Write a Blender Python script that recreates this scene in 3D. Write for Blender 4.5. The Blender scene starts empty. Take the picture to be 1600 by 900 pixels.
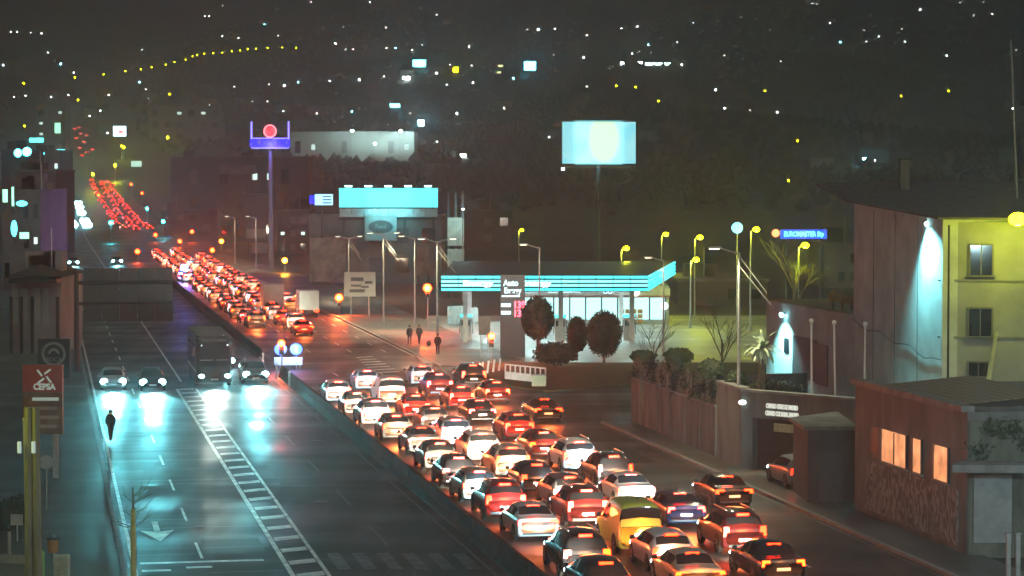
import bpy, math, random
from mathutils import Vector, Matrix
random.seed(7)
sc = bpy.context.scene
COL = sc.collection
PI = math.pi
# ------------------------------------------------------------------ camera
F = 3800.0; CH = 15.0; PITCH = math.atan(173 / F)
cam_d = bpy.data.cameras.new('camera'); cam = bpy.data.objects.new('camera', cam_d); COL.objects.link(cam)
cam.location = (0, 0, CH); cam.rotation_euler = (PI / 2 - PITCH, 0, 0)
cam_d.sensor_width = 36; cam_d.lens = 36 * F / 1600; cam_d.clip_start = 0.5; cam_d.clip_end = 20000
sc.camera = cam
# ------------------------------------------------------------------ world: dull night sky lit by the town
w = bpy.data.worlds.new('World'); sc.world = w; w.use_nodes = True
nt = w.node_tree; bg = nt.nodes['Background']
sky = nt.nodes.new('ShaderNodeTexSky'); sky.sky_type = 'NISHITA'; sky.sun_disc = False
sky.sun_elevation = math.radians(35); sky.sun_rotation = math.radians(150); sky.dust_density = 6; sky.air_density = 1.0
hs = nt.nodes.new('ShaderNodeHueSaturation'); hs.inputs['Saturation'].default_value = 0.8
nt.links.new(sky.outputs[0], hs.inputs['Color']); nt.links.new(hs.outputs[0], bg.inputs['Color'])
bg.inputs['Strength'].default_value = 0.021
sl = bpy.data.lights.new('moon', 'SUN'); sl.energy = 0.03; sl.angle = math.radians(15); sl.color = (1, 0.96, 0.92)
so = bpy.data.objects.new('moon', sl); COL.objects.link(so)
so.rotation_euler = (math.radians(55), 0, math.radians(150) + PI)
vs = sc.view_settings; vs.view_transform = 'Standard'; vs.look = 'None'; vs.gamma = 1.0; vs.exposure = 0.0; vs.use_curve_mapping = False
cy = sc.cycles
cy.max_bounces = 4; cy.diffuse_bounces = 2; cy.glossy_bounces = 2; cy.transmission_bounces = 2; cy.volume_bounces = 0; cy.transparent_max_bounces = 4
cy.use_denoising = True; cy.use_adaptive_sampling = True; cy.adaptive_threshold = 0.015
cy.sample_clamp_indirect = 3.0; cy.sample_clamp_direct = 0.0; cy.caustics_reflective = False; cy.caustics_refractive = False; cy.use_light_tree = True
# ------------------------------------------------------------------ terrain profile and pixel helpers
PR = [(-200, 0), (0, 0), (300, 0), (500, 0), (700, 1), (900, 6), (1100, 14), (1400, 30), (1800, 55), (2500, 120), (4000, 300), (5000, 450), (6500, 680), (8000, 900)]
def hprof(Y):
    if Y <= PR[0][0]: return 0.0
    for i in range(len(PR) - 1):
        a, b = PR[i], PR[i + 1]
        if Y <= b[0]:
            def sl_(k):
                if k <= 0 or k >= len(PR) - 1: return (PR[min(k, len(PR) - 2) + 1][1] - PR[min(k, len(PR) - 2)][1]) / (PR[min(k, len(PR) - 2) + 1][0] - PR[min(k, len(PR) - 2)][0])
                d0 = (PR[k][1] - PR[k - 1][1]) / (PR[k][0] - PR[k - 1][0]); d1 = (PR[k + 1][1] - PR[k][1]) / (PR[k + 1][0] - PR[k][0])
                return 0.0 if d0 * d1 <= 0 else 2 * d0 * d1 / (d0 + d1)
            L = b[0] - a[0]; t = (Y - a[0]) / L; m0, m1 = sl_(i) * L, sl_(i + 1) * L
            return (2*t**3-3*t*t+1)*a[1] + (t**3-2*t*t+t)*m0 + (-2*t**3+3*t*t)*b[1] + (t**3-t*t)*m1
    return PR[-1][1]
SA, CA = math.sin(math.atan(729 / F)), math.cos(math.atan(729 / F))
def RU(u, v, z=None):
    X = CA * u - SA * v; Y = SA * u + CA * v
    return Vector((X, Y, hprof(Y) if z is None else z))
def UY(u, Y, z=0.0):                     # lateral offset on the road and depth
    return Vector(((u - SA * Y) / CA, Y, hprof(Y) + z))
def ray(px, py):
    return Vector((px - 800, F * math.cos(PITCH) + (450 - py) * math.sin(PITCH), -F * math.sin(PITCH) + (450 - py) * math.cos(PITCH)))
def A(px, py, Y):                        # point at depth Y
    d = ray(px, py); s = Y / d.y
    return Vector((d.x * s, Y, CH + d.z * s))
def hill_noise(X, Y):
    k = max(0.0, min(1.0, (Y - 900) / 1500)) * max(0.0, min(1.0, (abs(CA * X + SA * Y - 18) - 60) / 300))
    return k * (16 * math.sin(X * .0061 + 1.3) + 11 * math.sin(X * .013 + Y * .004) + 9 * math.sin(Y * .006 - X * .003))
def h(X, Y): return hprof(Y) + hill_noise(X, Y)
def G(px, py, z=0.0):                    # pixel on the ground
    d = ray(px, py); lo = 40.0; Y = lo; step = 6.0
    while Y < 7500:
        s = Y / d.y
        if CH + d.z * s < h(d.x * s, Y) + z: break
        lo = Y; Y += step; step = 4 + Y * .01
    hi = Y
    for _ in range(30):
        m = (lo + hi) / 2; s = m / d.y
        if CH + d.z * s < h(d.x * s, m) + z: hi = m
        else: lo = m
    s = hi / d.y
    return Vector((d.x * s, hi, h(d.x * s, hi) + z))
# ------------------------------------------------------------------ materials
MATS = {}
def _new(name):
    m = bpy.data.materials.new(name); m.use_nodes = True; MATS[name] = m
    return m, m.node_tree, m.node_tree.nodes['Principled BSDF']
def mat(name, c, rough=.7, var=.25, scale=3.0, metal=0.0, bump=0.0, bscale=20.0, coat=0.0, spec=.5, stretch=(1, 1, 1), rvar=0.0):
    if name in MATS: return MATS[name]
    m, t, p = _new(name)
    p.inputs['Roughness'].default_value = rough; p.inputs['Metallic'].default_value = metal
    p.inputs['Coat Weight'].default_value = coat; p.inputs['Specular IOR Level'].default_value = spec
    tc = t.nodes.new('ShaderNodeTexCoord'); mp = t.nodes.new('ShaderNodeMapping'); mp.inputs['Scale'].default_value = stretch
    t.links.new(tc.outputs['Object'], mp.inputs[0])
    n = t.nodes.new('ShaderNodeTexNoise'); n.inputs['Scale'].default_value = scale; n.inputs['Detail'].default_value = 5; n.inputs['Roughness'].default_value = .62
    t.links.new(mp.outputs[0], n.inputs['Vector'])
    r = t.nodes.new('ShaderNodeMapRange'); r.inputs[1].default_value = .3; r.inputs[2].default_value = .7
    r.inputs[3].default_value = 1 - var; r.inputs[4].default_value = 1 + var
    t.links.new(n.outputs[0], r.inputs[0])
    mx = t.nodes.new('ShaderNodeMix'); mx.data_type = 'RGBA'; mx.blend_type = 'MULTIPLY'; mx.inputs[0].default_value = 1
    mx.inputs[6].default_value = (*c, 1); t.links.new(r.outputs[0], mx.inputs[7]); t.links.new(mx.outputs[2], p.inputs['Base Color'])
    if rvar:
        rr = t.nodes.new('ShaderNodeMapRange'); rr.inputs[1].default_value = .35; rr.inputs[2].default_value = .65
        rr.inputs[3].default_value = max(.03, rough - rvar); rr.inputs[4].default_value = min(1, rough + rvar)
        t.links.new(n.outputs[0], rr.inputs[0]); t.links.new(rr.outputs[0], p.inputs['Roughness'])
    if bump:
        n2 = t.nodes.new('ShaderNodeTexNoise'); n2.inputs['Scale'].default_value = bscale; n2.inputs['Detail'].default_value = 3
        t.links.new(mp.outputs[0], n2.inputs['Vector'])
        b = t.nodes.new('ShaderNodeBump'); b.inputs['Strength'].default_value = bump; b.inputs['Distance'].default_value = .05
        t.links.new(n2.outputs[0], b.inputs['Height']); t.links.new(b.outputs[0], p.inputs['Normal'])
    return m
def emit(name, c, s, base=.05):
    if name in MATS: return MATS[name]
    m, t, p = _new(name)
    p.inputs['Base Color'].default_value = (base, base, base, 1)
    p.inputs['Emission Color'].default_value = (*c, 1); p.inputs['Emission Strength'].default_value = s
    p.inputs['Roughness'].default_value = .4
    return m
def wet_road(name, c, seed, band=1.0):
    m, t, p = _new(name)
    tc = t.nodes.new('ShaderNodeTexCoord')
    def noise(scale, stretch=(1, 1, 1), detail=5):
        mp = t.nodes.new('ShaderNodeMapping'); mp.inputs['Scale'].default_value = stretch; mp.inputs['Location'].default_value = (seed, seed * 2, 0)
        mp.inputs['Rotation'].default_value = (0, 0, -math.asin(SA))
        t.links.new(tc.outputs['Object'], mp.inputs[0])
        n = t.nodes.new('ShaderNodeTexNoise'); n.inputs['Scale'].default_value = scale; n.inputs['Detail'].default_value = detail
        t.links.new(mp.outputs[0], n.inputs['Vector']); return n
    def rng(src, a, b, lo=.35, hi=.65):
        r = t.nodes.new('ShaderNodeMapRange'); r.inputs[1].default_value = lo; r.inputs[2].default_value = hi; r.inputs[3].default_value = a; r.inputs[4].default_value = b
        t.links.new(src, r.inputs[0]); return r.outputs[0]
    n1 = noise(.22, (.35, 1.0, 1)); nb = noise(.33, (.14, .62, 1), 8); n2 = noise(1.1, (.5, .06, 1)); n3 = noise(9.0)
    def mul(a, b):
        x = t.nodes.new('ShaderNodeMath'); x.operation = 'MULTIPLY'; t.links.new(a, x.inputs[0]); t.links.new(b, x.inputs[1]); return x.outputs[0]
    v = mul(mul(mul(rng(n1.outputs[0], .55, 1.45), rng(nb.outputs[0], 1 - .4 * band, 1 + .3 * band)), rng(n2.outputs[0], .75, 1.25)), rng(n3.outputs[0], .85, 1.15))
    mx = t.nodes.new('ShaderNodeMix'); mx.data_type = 'RGBA'; mx.blend_type = 'MULTIPLY'; mx.inputs[0].default_value = 1
    mx.inputs[6].default_value = (*c, 1); t.links.new(v, mx.inputs[7]); t.links.new(mx.outputs[2], p.inputs['Base Color'])
    t.links.new(mul(mul(rng(n1.outputs[0], .36, .66), rng(n2.outputs[0], .8, 1.2)), rng(nb.outputs[0], 1 + .15 * band, 1 - .1 * band)), p.inputs['Roughness'])
    p.inputs['Specular IOR Level'].default_value = .33
    b = t.nodes.new('ShaderNodeBump'); b.inputs['Strength'].default_value = .35; b.inputs['Distance'].default_value = .012
    n4 = noise(14.0); t.links.new(n4.outputs[0], b.inputs['Height']); t.links.new(b.outputs[0], p.inputs['Normal'])
    return m
M_ROAD = wet_road('wet_asphalt', (.055, .052, .05), 3.0)
M_SIDE = wet_road('wet_pavement', (.12, .115, .105), 17.0, .3)
M_FORE = wet_road('forecourt_concrete', (.30, .30, .29), 31.0, .1)
M_PAINT = mat('road_paint', (.74, .74, .7), .5, .55, 1.1, bump=.3)
M_WORN = mat('worn_road_paint', (.13, .125, .115), .5, .8, 1.6, bump=.2)
M_KERB = mat('kerb_stone', (.26, .26, .25), .55, .3, 2.0)
M_CONC = mat('concrete', (.22, .215, .205), .75, .35, 1.2, bump=.3)
M_DCONC = mat('stained_concrete', (.14, .14, .13), .8, .5, 1.0, bump=.3, stretch=(1, 1, .18))
M_STEEL = mat('galvanised_steel', (.42, .43, .43), .45, .2, 4.0, metal=.5)
M_DARK = mat('dark_metal', (.03, .03, .032), .5, .3, 5.0)
M_BLACK = mat('black_rubber', (.018, .018, .018), .7, .2, 9.0)
M_GLASS = mat('dark_glass', (.012, .014, .016), .06, .1, 2.0, spec=.7)
M_RIM = mat('wheel_rim', (.5, .5, .5), .3, .1, 9.0, metal=.8)
M_BRAKE = emit('brake_lamp', (1.0, .0115, .0012), 42.0)
M_BRAKE2 = emit('brake_lamp_amber', (1.0, .022, .0012), 42.0)
M_TAILDIM = emit('tail_lamp', (1.0, .01, .002), 14.0)
M_HIGH = emit('high_brake_lamp', (1.0, .012, .0012), 34.0)
M_HEAD = emit('headlamp', (.40, .95, 1.0), 60.0)
M_HEADQ = emit('queue_headlamp', (.8, .95, 1.0), 20.0)
M_PLATE = mat('number_plate', (.78, .8, .8), .4, .05, 2.0)
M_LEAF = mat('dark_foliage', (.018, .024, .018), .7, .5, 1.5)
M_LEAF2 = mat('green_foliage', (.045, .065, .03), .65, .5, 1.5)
M_BARK = mat('bark', (.16, .13, .09), .85, .4, 8.0, bump=.5)
M_GRASS = mat('verge_grass', (.06, .07, .03), .9, .5, 2.0, bump=.6, bscale=40)
# ------------------------------------------------------------------ object helpers
def link(o, parent=None):
    COL.objects.link(o)
    if parent is not None: o.parent = parent
    return o
def tag(o, label=None, cat=None, group=None, kind=None):
    if label: o['label'] = label
    if cat: o['category'] = cat
    if group: o['group'] = group
    if kind: o['kind'] = kind
    return o
def empty(name, loc=(0, 0, 0), rz=0.0, label=None, cat=None, group=None):
    o = bpy.data.objects.new(name, None); o.empty_display_size = .3; o.location = loc; o.rotation_euler = (0, 0, rz); link(o)
    return tag(o, label, cat, group)
class MB:
    def __init__(s): s.v = []; s.f = []
    def add(s, vs, fs):
        n = len(s.v); s.v += [tuple(q) for q in vs]; s.f += [tuple(i + n for i in q) for q in fs]; return s
    def box(s, c, d, rz=0.0, top=1.0):
        x, y, z = d[0] / 2, d[1] / 2, d[2] / 2; c = Vector(c); R = Matrix.Rotation(rz, 3, 'Z')
        vs = [c + R @ Vector((a * x * (top if e > 0 else 1), b * y * (top if e > 0 else 1), e * z)) for e in (-1, 1) for a, b in ((-1, -1), (1, -1), (1, 1), (-1, 1))]
        return s.add(vs, [(3, 2, 1, 0), (4, 5, 6, 7), (0, 1, 5, 4), (1, 2, 6, 5), (2, 3, 7, 6), (3, 0, 4, 7)])
    def quad(s, a, b, c, d): return s.add([a, b, c, d], [(0, 1, 2, 3)])
    def prism(s, pts, z0, z1):           # polygon counter-clockwise, z0/z1 numbers
        n = len(pts)
        vs = [(p[0], p[1], z0) for p in pts] + [(p[0], p[1], z1) for p in pts]
        fs = [tuple(range(n - 1, -1, -1)), tuple(range(n, 2 * n))] + [(i, (i + 1) % n, n + (i + 1) % n, n + i) for i in range(n)]
        return s.add(vs, fs)
    def tube(s, a, b, r0, r1=None, n=8, cap=True):
        a, b = Vector(a), Vector(b); r1 = r0 if r1 is None else r1
        d = (b - a); q = d.to_track_quat('Z', 'Y') if d.length > 1e-6 else Matrix.Identity(3).to_quaternion()
        vs = []
        for p, r in ((a, r0), (b, r1)):
            for i in range(n):
                t = 2 * PI * i / n; vs.append(p + q @ Vector((r * math.cos(t), r * math.sin(t), 0)))
        fs = [(i, (i + 1) % n, n + (i + 1) % n, n + i) for i in range(n)]
        if cap: fs += [tuple(range(n - 1, -1, -1)), tuple(range(n, 2 * n))]
        return s.add(vs, fs)
    def sphere(s, c, r, nu=10, nv=6, sx=1, sy=1, sz=1):
        c = Vector(c); vs = [c + Vector((0, 0, r * sz))]
        for j in range(1, nv):
            p = PI * j / nv
            for i in range(nu):
                t = 2 * PI * i / nu; vs.append(c + Vector((r * sx * math.sin(p) * math.cos(t), r * sy * math.sin(p) * math.sin(t), r * sz * math.cos(p))))
        vs.append(c + Vector((0, 0, -r * sz))); fs = []
        for i in range(nu):
            fs.append((0, 1 + i, 1 + (i + 1) % nu)); fs.append((len(vs) - 1, 1 + (nv - 2) * nu + (i + 1) % nu, 1 + (nv - 2) * nu + i))
        for j in range(nv - 2):
            for i in range(nu): fs.append((1 + j * nu + i, 1 + (j + 1) * nu + i, 1 + (j + 1) * nu + (i + 1) % nu, 1 + j * nu + (i + 1) % nu))
        return s.add(vs, fs)
    def leaves(s, c, rad, n, size, shell=.55):
        for _ in range(n):
            d = Vector((random.gauss(0, 1), random.gauss(0, 1), random.gauss(0, 1))).normalized()
            k = (shell + (1 - shell) * random.random()) * random.uniform(.9, 1.06)
            p = Vector(c) + Vector((d.x * rad[0], d.y * rad[1], d.z * rad[2])) * k
            a = Vector((random.gauss(0, 1), random.gauss(0, 1), random.gauss(0, 1))).normalized(); b = a.cross(d)
            if b.length < 1e-3: continue
            b.normalize(); z = size * random.uniform(.6, 1.4)
            s.add([p - a * z, p + b * z * .6, p + a * z, p - b * z * .6], [(0, 1, 2, 3)])
        return s
    def mesh(s, name, m=None, smooth=False):
        me = bpy.data.meshes.new(name); me.from_pydata(s.v, [], s.f); me.update()
        if m: me.materials.append(m)
        if smooth: me.polygons.foreach_set('use_smooth', [True] * len(me.polygons))
        return me
    def build(s, name, m, parent=None, smooth=False, loc=None):
        o = bpy.data.objects.new(name, s.mesh(name, m, smooth)); link(o, parent)
        if loc is not None: o.location = loc
        return o
def inst(name, me, parent=None, loc=(0, 0, 0), rot=(0, 0, 0)):
    o = bpy.data.objects.new(name, me); link(o, parent); o.location = loc; o.rotation_euler = rot; return o
def copy_tree(o, parent=None):
    c = o.copy(); link(c); c.parent = parent
    for ch in o.children: copy_tree(ch, c)
    return c
def lamp(name, kind, energy, color, loc, parent=None, size=.1, rot=None, cone=None, blend=.6):
    d = bpy.data.lights.new(name, kind); d.energy = energy; d.color = color
    if kind in ('POINT', 'SPOT'): d.shadow_soft_size = size
    if kind == 'AREA': d.size = size
    if kind == 'SPOT': d.spot_size = cone; d.spot_blend = blend
    o = bpy.data.objects.new(name, d); link(o, parent); o.location = loc
    if rot: o.rotation_euler = rot
    return o
def text(name, body, size, m, parent, loc, rot=(PI / 2, 0, 0), depth=.02, bold=0.0, sx=1.0):
    cu = bpy.data.curves.new(name, 'FONT'); cu.body = body; cu.size = size; cu.extrude = depth; cu.align_x = 'CENTER'; cu.align_y = 'CENTER'; cu.offset = bold
    t = bpy.data.objects.new(name + '_curve', cu); COL.objects.link(t)
    dg = bpy.context.evaluated_depsgraph_get(); me = bpy.data.meshes.new_from_object(t.evaluated_get(dg))
    bpy.data.objects.remove(t); me.materials.clear(); me.materials.append(m); me.name = name
    o = bpy.data.objects.new(name, me); link(o, parent); o.location = loc; o.rotation_euler = rot; o.scale = (sx, 1, 1); return o
# ================================================================== SETTING
# ground sheet to the hill behind the town
ys = [-150, -50, 20, 60] + [60 + 20 * i for i in range(1, 23)] + [500 + 12 * i for i in range(1, 110)] + [1810 + 60 * i for i in range(1, 104)]
ys = sorted(set(ys)); nx = 70; V = []; Fc = []
for Y in ys:
    W = 160 + max(0, Y) * .34
    for i in range(nx + 1):
        X = -W + 2 * W * i / nx - .02 * max(0, Y)
        V.append((X, Y, h(X, Y) - .03))
for j in range(len(ys) - 1):
    for i in range(nx):
        a = j * (nx + 1) + i; Fc.append((a, a + 1, a + nx + 2, a + nx + 1))
g = MB(); g.v = V; g.f = Fc
ground = g.build('ground', mat('dark_ground', (.075, .07, .062), .9, .55, .012, bump=.3, bscale=.2), smooth=True); tag(ground, kind='structure')
def sheet(name, u0, u1, v0, v1, m, dz, parent=None, step=12.0, kind=None, nu=1):
    b = MB(); n = max(1, int((v1 - v0) / step)); rows = n + 1
    for j in range(rows):
        v = v0 + (v1 - v0) * j / n
        for i in range(nu + 1):
            p = RU(u0 + (u1 - u0) * i / nu, v); b.v.append((p.x, p.y, p.z + dz))
    for j in range(n):
        for i in range(nu):
            a = j * (nu + 1) + i; b.f.append((a, a + 1, a + nu + 2, a + nu + 1))
    o = b.build(name, m, parent)
    if kind: tag(o, kind=kind)
    return o
road = sheet('road', 2.9, 33.4, 20, 1760, M_ROAD, .0, kind='structure', nu=3)
def vof(u, Y): return (Y - SA * u) / CA
# painted lines
def line(u, Y0, Y1, wd=.15, m=M_PAINT): return sheet('lane_line', u - wd / 2, u + wd / 2, vof(u, Y0), vof(u, Y1), m, .006, road)
def dashes(u, Y0, Y1, on, per, wd=.13, m=M_PAINT):
    y = Y0
    while y < Y1: line(u, y, y + on, wd, m); y += per
line(3.25, 60, 240, .16); line(3.25, 244, 640, .18)
dashes(5.95, 64, 420, 4.2, 10.4, .12)
line(9.05, 70, 172, .2); line(10.4, 70, 172, .16)
y = 72.0
while y < 172:
    v = vof(9.7, y); b = MB()
    p = [RU(9.2, v, .007), RU(10.28, v + .5, .007), RU(10.28, v + 1.45, .007), RU(9.2, v + .95, .007)]
    b.quad(*p); b.build('hatch_bar', M_PAINT, road); y += 3.1
line(9.7, 178, 640, .16); dashes(13.6, 62.0, 420, 5.5, 12.2, .13, M_WORN); line(16.6, 66, 420, .13, M_WORN)
line(18.15, 60, 420, .14, M_WORN)
for u in (21.6, 25.1, 28.8): dashes(u, 66, 190, 3.5, 9.0, .12)
for u in (22.2, 25.7, 28.6): dashes(u, 208, 430, 3.5, 9.0, .12)
line(33.0, 60, 147, .13, M_WORN); line(30.3, 196, 420, .13)
for k in range(6):                                   # worn zebra in the oncoming lanes
    b = MB(); u = 10.9 + k * .98; b.quad(RU(u, vof(u, 92.5), .007), RU(u + .5, vof(u, 92.5), .007), RU(u + .5, vof(u, 96.5), .007), RU(u, vof(u, 96.5), .007)); b.build('zebra_bar', M_WORN, road)
for Y0, u0, u1 in ((94.2, 3.5, 8.3), (92.4, 3.5, 4.6), (92.9, 5.2, 6.2)):  # stop lines
    b = MB(); b.quad(RU(u0, vof(6, Y0), .0075), RU(u1, vof(6, Y0), .0075), RU(u1, vof(6, Y0) + .42, .0075), RU(u0, vof(6, Y0) + .42, .0075)); b.build('stop_line', M_PAINT, road)
b = MB(); va = vof(4.6, 100.0); uc = 4.55
b.quad(RU(uc - .13, va + 2.4, .008), RU(uc + .13, va + 2.4, .008), RU(uc + .13, va + 5.6, .008), RU(uc - .13, va + 5.6, .008))
b.add([RU(uc, va - .3, .008), RU(uc + .72, va + 2.9, .008), RU(uc, va + 2.4, .008), RU(uc - .72, va + 2.9, .008)], [(0, 1, 2), (0, 2, 3)]); b.build('lane_arrow', M_PAINT, road)
for k in range(7):                                   # hatched nose before the junction
    v = vof(25, 186 + k * 2.6); b = MB(); b.quad(RU(24.6 + k * .12, v, .007), RU(26.8, v + .9, .007), RU(26.8, v + 1.5, .007), RU(24.6 + k * .12, v + .6, .007)); b.build('hatch_bar', M_PAINT, road)
for u, Y, r_ in ((4.9, 118, .38), (7.2, 131, .38), (12.4, 112, .38), (15.1, 138, .38), (31.8, 118, .38), (24.8, 204, .4), (29.2, 215, .4), (6.4, 104, .3)):
    p = UY(u, Y); MB().tube((p.x, p.y, .004), (p.x, p.y, .012), r_, n=20).build('manhole_cover', mat('cast_iron', (.03, .03, .032), .35, .3, 8), road)
for u0, u1, Y0, Y1 in ((11.2, 13.2, 118, 127), (6.2, 8.6, 96.5, 100.5), (14.0, 16.2, 101, 105), (29.0, 31.5, 127, 133), (3.6, 5.5, 124, 128), (23, 26, 222, 231), (27.5, 29.8, 240, 252), (11.0, 12.0, 137, 152)):
    sheet('asphalt_patch', u0, u1, vof(u0, Y0), vof(u0, Y1), mat('asphalt_patch', (.028, .027, .026), .55, .35, 2.5, bump=.3), .003, road)
random.seed(99)
for k in range(26):
    y = random.uniform(86, 165); u0 = random.choice((3.0, 3.0, 6.0, 10.5)); u1 = u0 + random.choice((2.8, 5.9, 6.0)); vv = vof(u0, y)
    sheet('tar_seam', u0, u1, vv, vv + random.uniform(.06, .16), mat('tar_seam', (.012, .012, .012), .3, .3, 4), .0035, road)
random.seed(7)
# pavements, kerbs
def slab(name, pts, z, m, kerb=None):
    b = MB(); b.prism(pts, -.02, z); o = b.build(name, m); tag(o, kind='structure'); return o
def rpts(lst): return [(UY(u, Y).x, Y) for u, Y in lst]
slab('pavement_left', rpts([(-14, 40), (2.72, 40), (2.72, 470), (-14, 470)]), .12, M_SIDE)
slab('kerb_left', rpts([(2.721, 40), (2.95, 40), (2.95, 470), (2.721, 470)]), .135, M_KERB)
slab('pavement_right', rpts([(33.45, 40), (36.2, 40), (36.2, 148), (33.45, 148)]), .12, M_SIDE)
slab('kerb_right', rpts([(33.2, 40), (33.449, 40), (33.449, 148), (33.2, 148)]), .135, M_KERB)
slab('pavement_beyond_junction', rpts([(30.75, 192), (38, 190), (40, 330), (34, 470), (30.75, 470)]), .12, M_SIDE)
slab('kerb_beyond_junction', rpts([(30.5, 192), (30.749, 192), (30.749, 470), (30.5, 470)]), .135, M_KERB)
def gp(*pp): return [(G(x, y).x, G(x, y).y) for x, y in pp]
slab('side_street', [(-1.5, 148.5), (30, 150), (42, 171), (9, 173), (-4, 188), (-7, 190)], .0, M_ROAD).location.z = .012
isl = gp((757, 592), (800, 606), (850, 613), (900, 611), (948, 604)); isl = isl + [(30, 181), (30, 195), (-3.2, 195)]
slab('verge', isl, .14, M_GRASS)
slab('forecourt', [(-7.2, 195.02), (32, 195.02), (34, 262), (-9, 262), (-9.5, 215)], .10, M_FORE)
# median barrier of concrete segments
bar = empty('median_barrier', UY(17.4, 60), 0, 'long low concrete barrier dividing the two directions of traffic', 'barrier')
seg = MB(); prof = [(-.3, 0), (.3, 0), (.3, .1), (.13, .35), (.09, .84), (-.09, .84), (-.13, .35), (-.3, .1)]
n = len(prof); Ls = 5.9
seg.add([(p[0], s * Ls / 2, p[1]) for s in (-1, 1) for p in prof], [tuple(range(n - 1, -1, -1)), tuple(range(n, 2 * n))] + [(i, (i + 1) % n, n + (i + 1) % n, n + i)[::-1] for i in range(n)])
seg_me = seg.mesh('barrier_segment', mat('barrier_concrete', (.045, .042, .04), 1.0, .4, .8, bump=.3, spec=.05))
RZ = math.asin(SA)
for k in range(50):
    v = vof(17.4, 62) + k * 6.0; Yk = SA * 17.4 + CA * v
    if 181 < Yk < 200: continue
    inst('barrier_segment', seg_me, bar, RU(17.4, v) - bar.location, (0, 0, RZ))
# ================================================================== VEHICLES
def cr(p0, p1, p2, p3, t):
    return tuple(.5 * (2 * b + (c - a) * t + (2 * a - 5 * b + 4 * c - d) * t * t + (3 * b - a - 3 * c + d) * t ** 3) for a, b, c, d in zip(p0, p1, p2, p3))
# stations: y, bottom, belt height, top height, half width, half width of top
SH = {
 'hatchback': dict(L=4.1, st=[(-2.05, .40, .78, .80, .72, .60), (-2.0, .27, .88, .93, .84, .66), (-1.88, .22, .96, 1.08, .87, .62), (-1.62, .2, .99, 1.40, .88, .56), (-1.35, .2, .99, 1.48, .885, .56), (-.7, .2, .97, 1.52, .885, .575), (-.1, .2, .95, 1.51, .885, .575), (.4, .2, .93, 1.42, .885, .56), (1.08, .2, .91, 1.0, .88, .66), (1.55, .2, .84, .90, .86, .66), (1.9, .25, .72, .78, .78, .6), (2.05, .34, .58, .62, .64, .5)], rg=(-1.84, -1.6), ws=(.46, 1.02), sd=(-1.45, .55), wh=(-1.27, 1.3), wr=.31, tl=(.70, .86, .20, .24), hb=(-1.60, 1.43)),
 'saloon': dict(L=4.55, st=[(-2.27, .42, .80, .84, .72, .62), (-2.2, .28, .92, .99, .84, .70), (-2.0, .22, .95, 1.03, .87, .70), (-1.62, .2, .96, 1.06, .885, .68), (-1.1, .2, .96, 1.36, .89, .56), (-.8, .2, .95, 1.43, .89, .56), (-.25, .2, .93, 1.46, .89, .57), (.3, .2, .92, 1.39, .89, .56), (1.05, .2, .9, .98, .88, .66), (1.6, .2, .83, .89, .86, .66), (2.1, .25, .70, .76, .78, .6), (2.27, .34, .56, .60, .64, .5)], rg=(-1.55, -1.02), ws=(.36, 1.0), sd=(-1.2, .5), wh=(-1.35, 1.42), wr=.32, tl=(.68, .84, .30, .15), hb=(-1.03, 1.36)),
 'estate_suv': dict(L=4.45, st=[(-2.22, .45, .86, .90, .76, .66), (-2.16, .33, 1.0, 1.08, .88, .72), (-2.06, .28, 1.06, 1.22, .91, .68), (-1.85, .26, 1.08, 1.55, .92, .62), (-1.6, .26, 1.08, 1.64, .925, .62), (-.8, .26, 1.06, 1.69, .925, .63), (-.1, .26, 1.04, 1.67, .925, .63), (.4, .26, 1.02, 1.57, .925, .61), (1.05, .26, 1.0, 1.10, .92, .70), (1.6, .26, .94, 1.02, .90, .7), (2.05, .3, .82, .9, .82, .62), (2.22, .42, .66, .72, .68, .52)], rg=(-2.03, -1.84), ws=(.46, 1.0), sd=(-1.7, .55), wh=(-1.35, 1.36), wr=.36, tl=(.77, .96, .17, .34), hb=(-1.84, 1.59)),
 'van': dict(L=4.4, st=[(-2.2, .36, .95, 1.0, .80, .76), (-2.17, .26, 1.05, 1.30, .88, .78), (-2.12, .24, 1.08, 1.70, .895, .74), (-2.0, .24, 1.08, 1.82, .90, .72), (-1.4, .24, 1.07, 1.87, .90, .72), (-.3, .24, 1.05, 1.88, .90, .72), (.35, .24, 1.03, 1.78, .90, .68), (1.1, .24, 1.0, 1.16, .89, .72), (1.6, .24, .92, 1.0, .87, .7), (2.02, .28, .76, .84, .80, .62), (2.2, .38, .6, .66, .66, .5)], rg=(-2.165, -2.115), ws=(.42, 1.06), sd=(-.35, .7), wh=(-1.4, 1.36), wr=.32, tl=(.79, .82, .14, .34), hb=(-2.06, 1.79)),
}
def station(S, y):
    st = S['st']
    if y <= st[0][0]: return st[0]
    for i in range(len(st) - 1):
        if y <= st[i + 1][0]:
            t = (y - st[i][0]) / (st[i + 1][0] - st[i][0])
            return cr(st[max(0, i - 1)], st[i], st[i + 1], st[min(len(st) - 1, i + 2)], t)[:6] if t < 1 else st[i + 1]
    return st[-1]
def sect(S, y, t):
    _, zb, zs, zt, w_, wt = station(S, y)
    P = [(0, zb), (w_ * .86, zb), (w_ * .985, zb + .16), (w_, zb + (zs - zb) * .62), (w_ * .965, zs), (wt + (w_ * .965 - wt) * .28, zs + (zt - zs) * .72), (wt * .86, zt - min(.05, (zt - zs) * .25)), (0, zt)]
    i = min(6, int(t)); k = t - i
    a = cr(P[max(0, i - 1)], P[i], P[i + 1], P[min(7, i + 2)], k) if i not in (0,) else tuple(P[0][q] + (P[1][q] - P[0][q]) * k for q in (0, 1))
    return a
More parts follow.
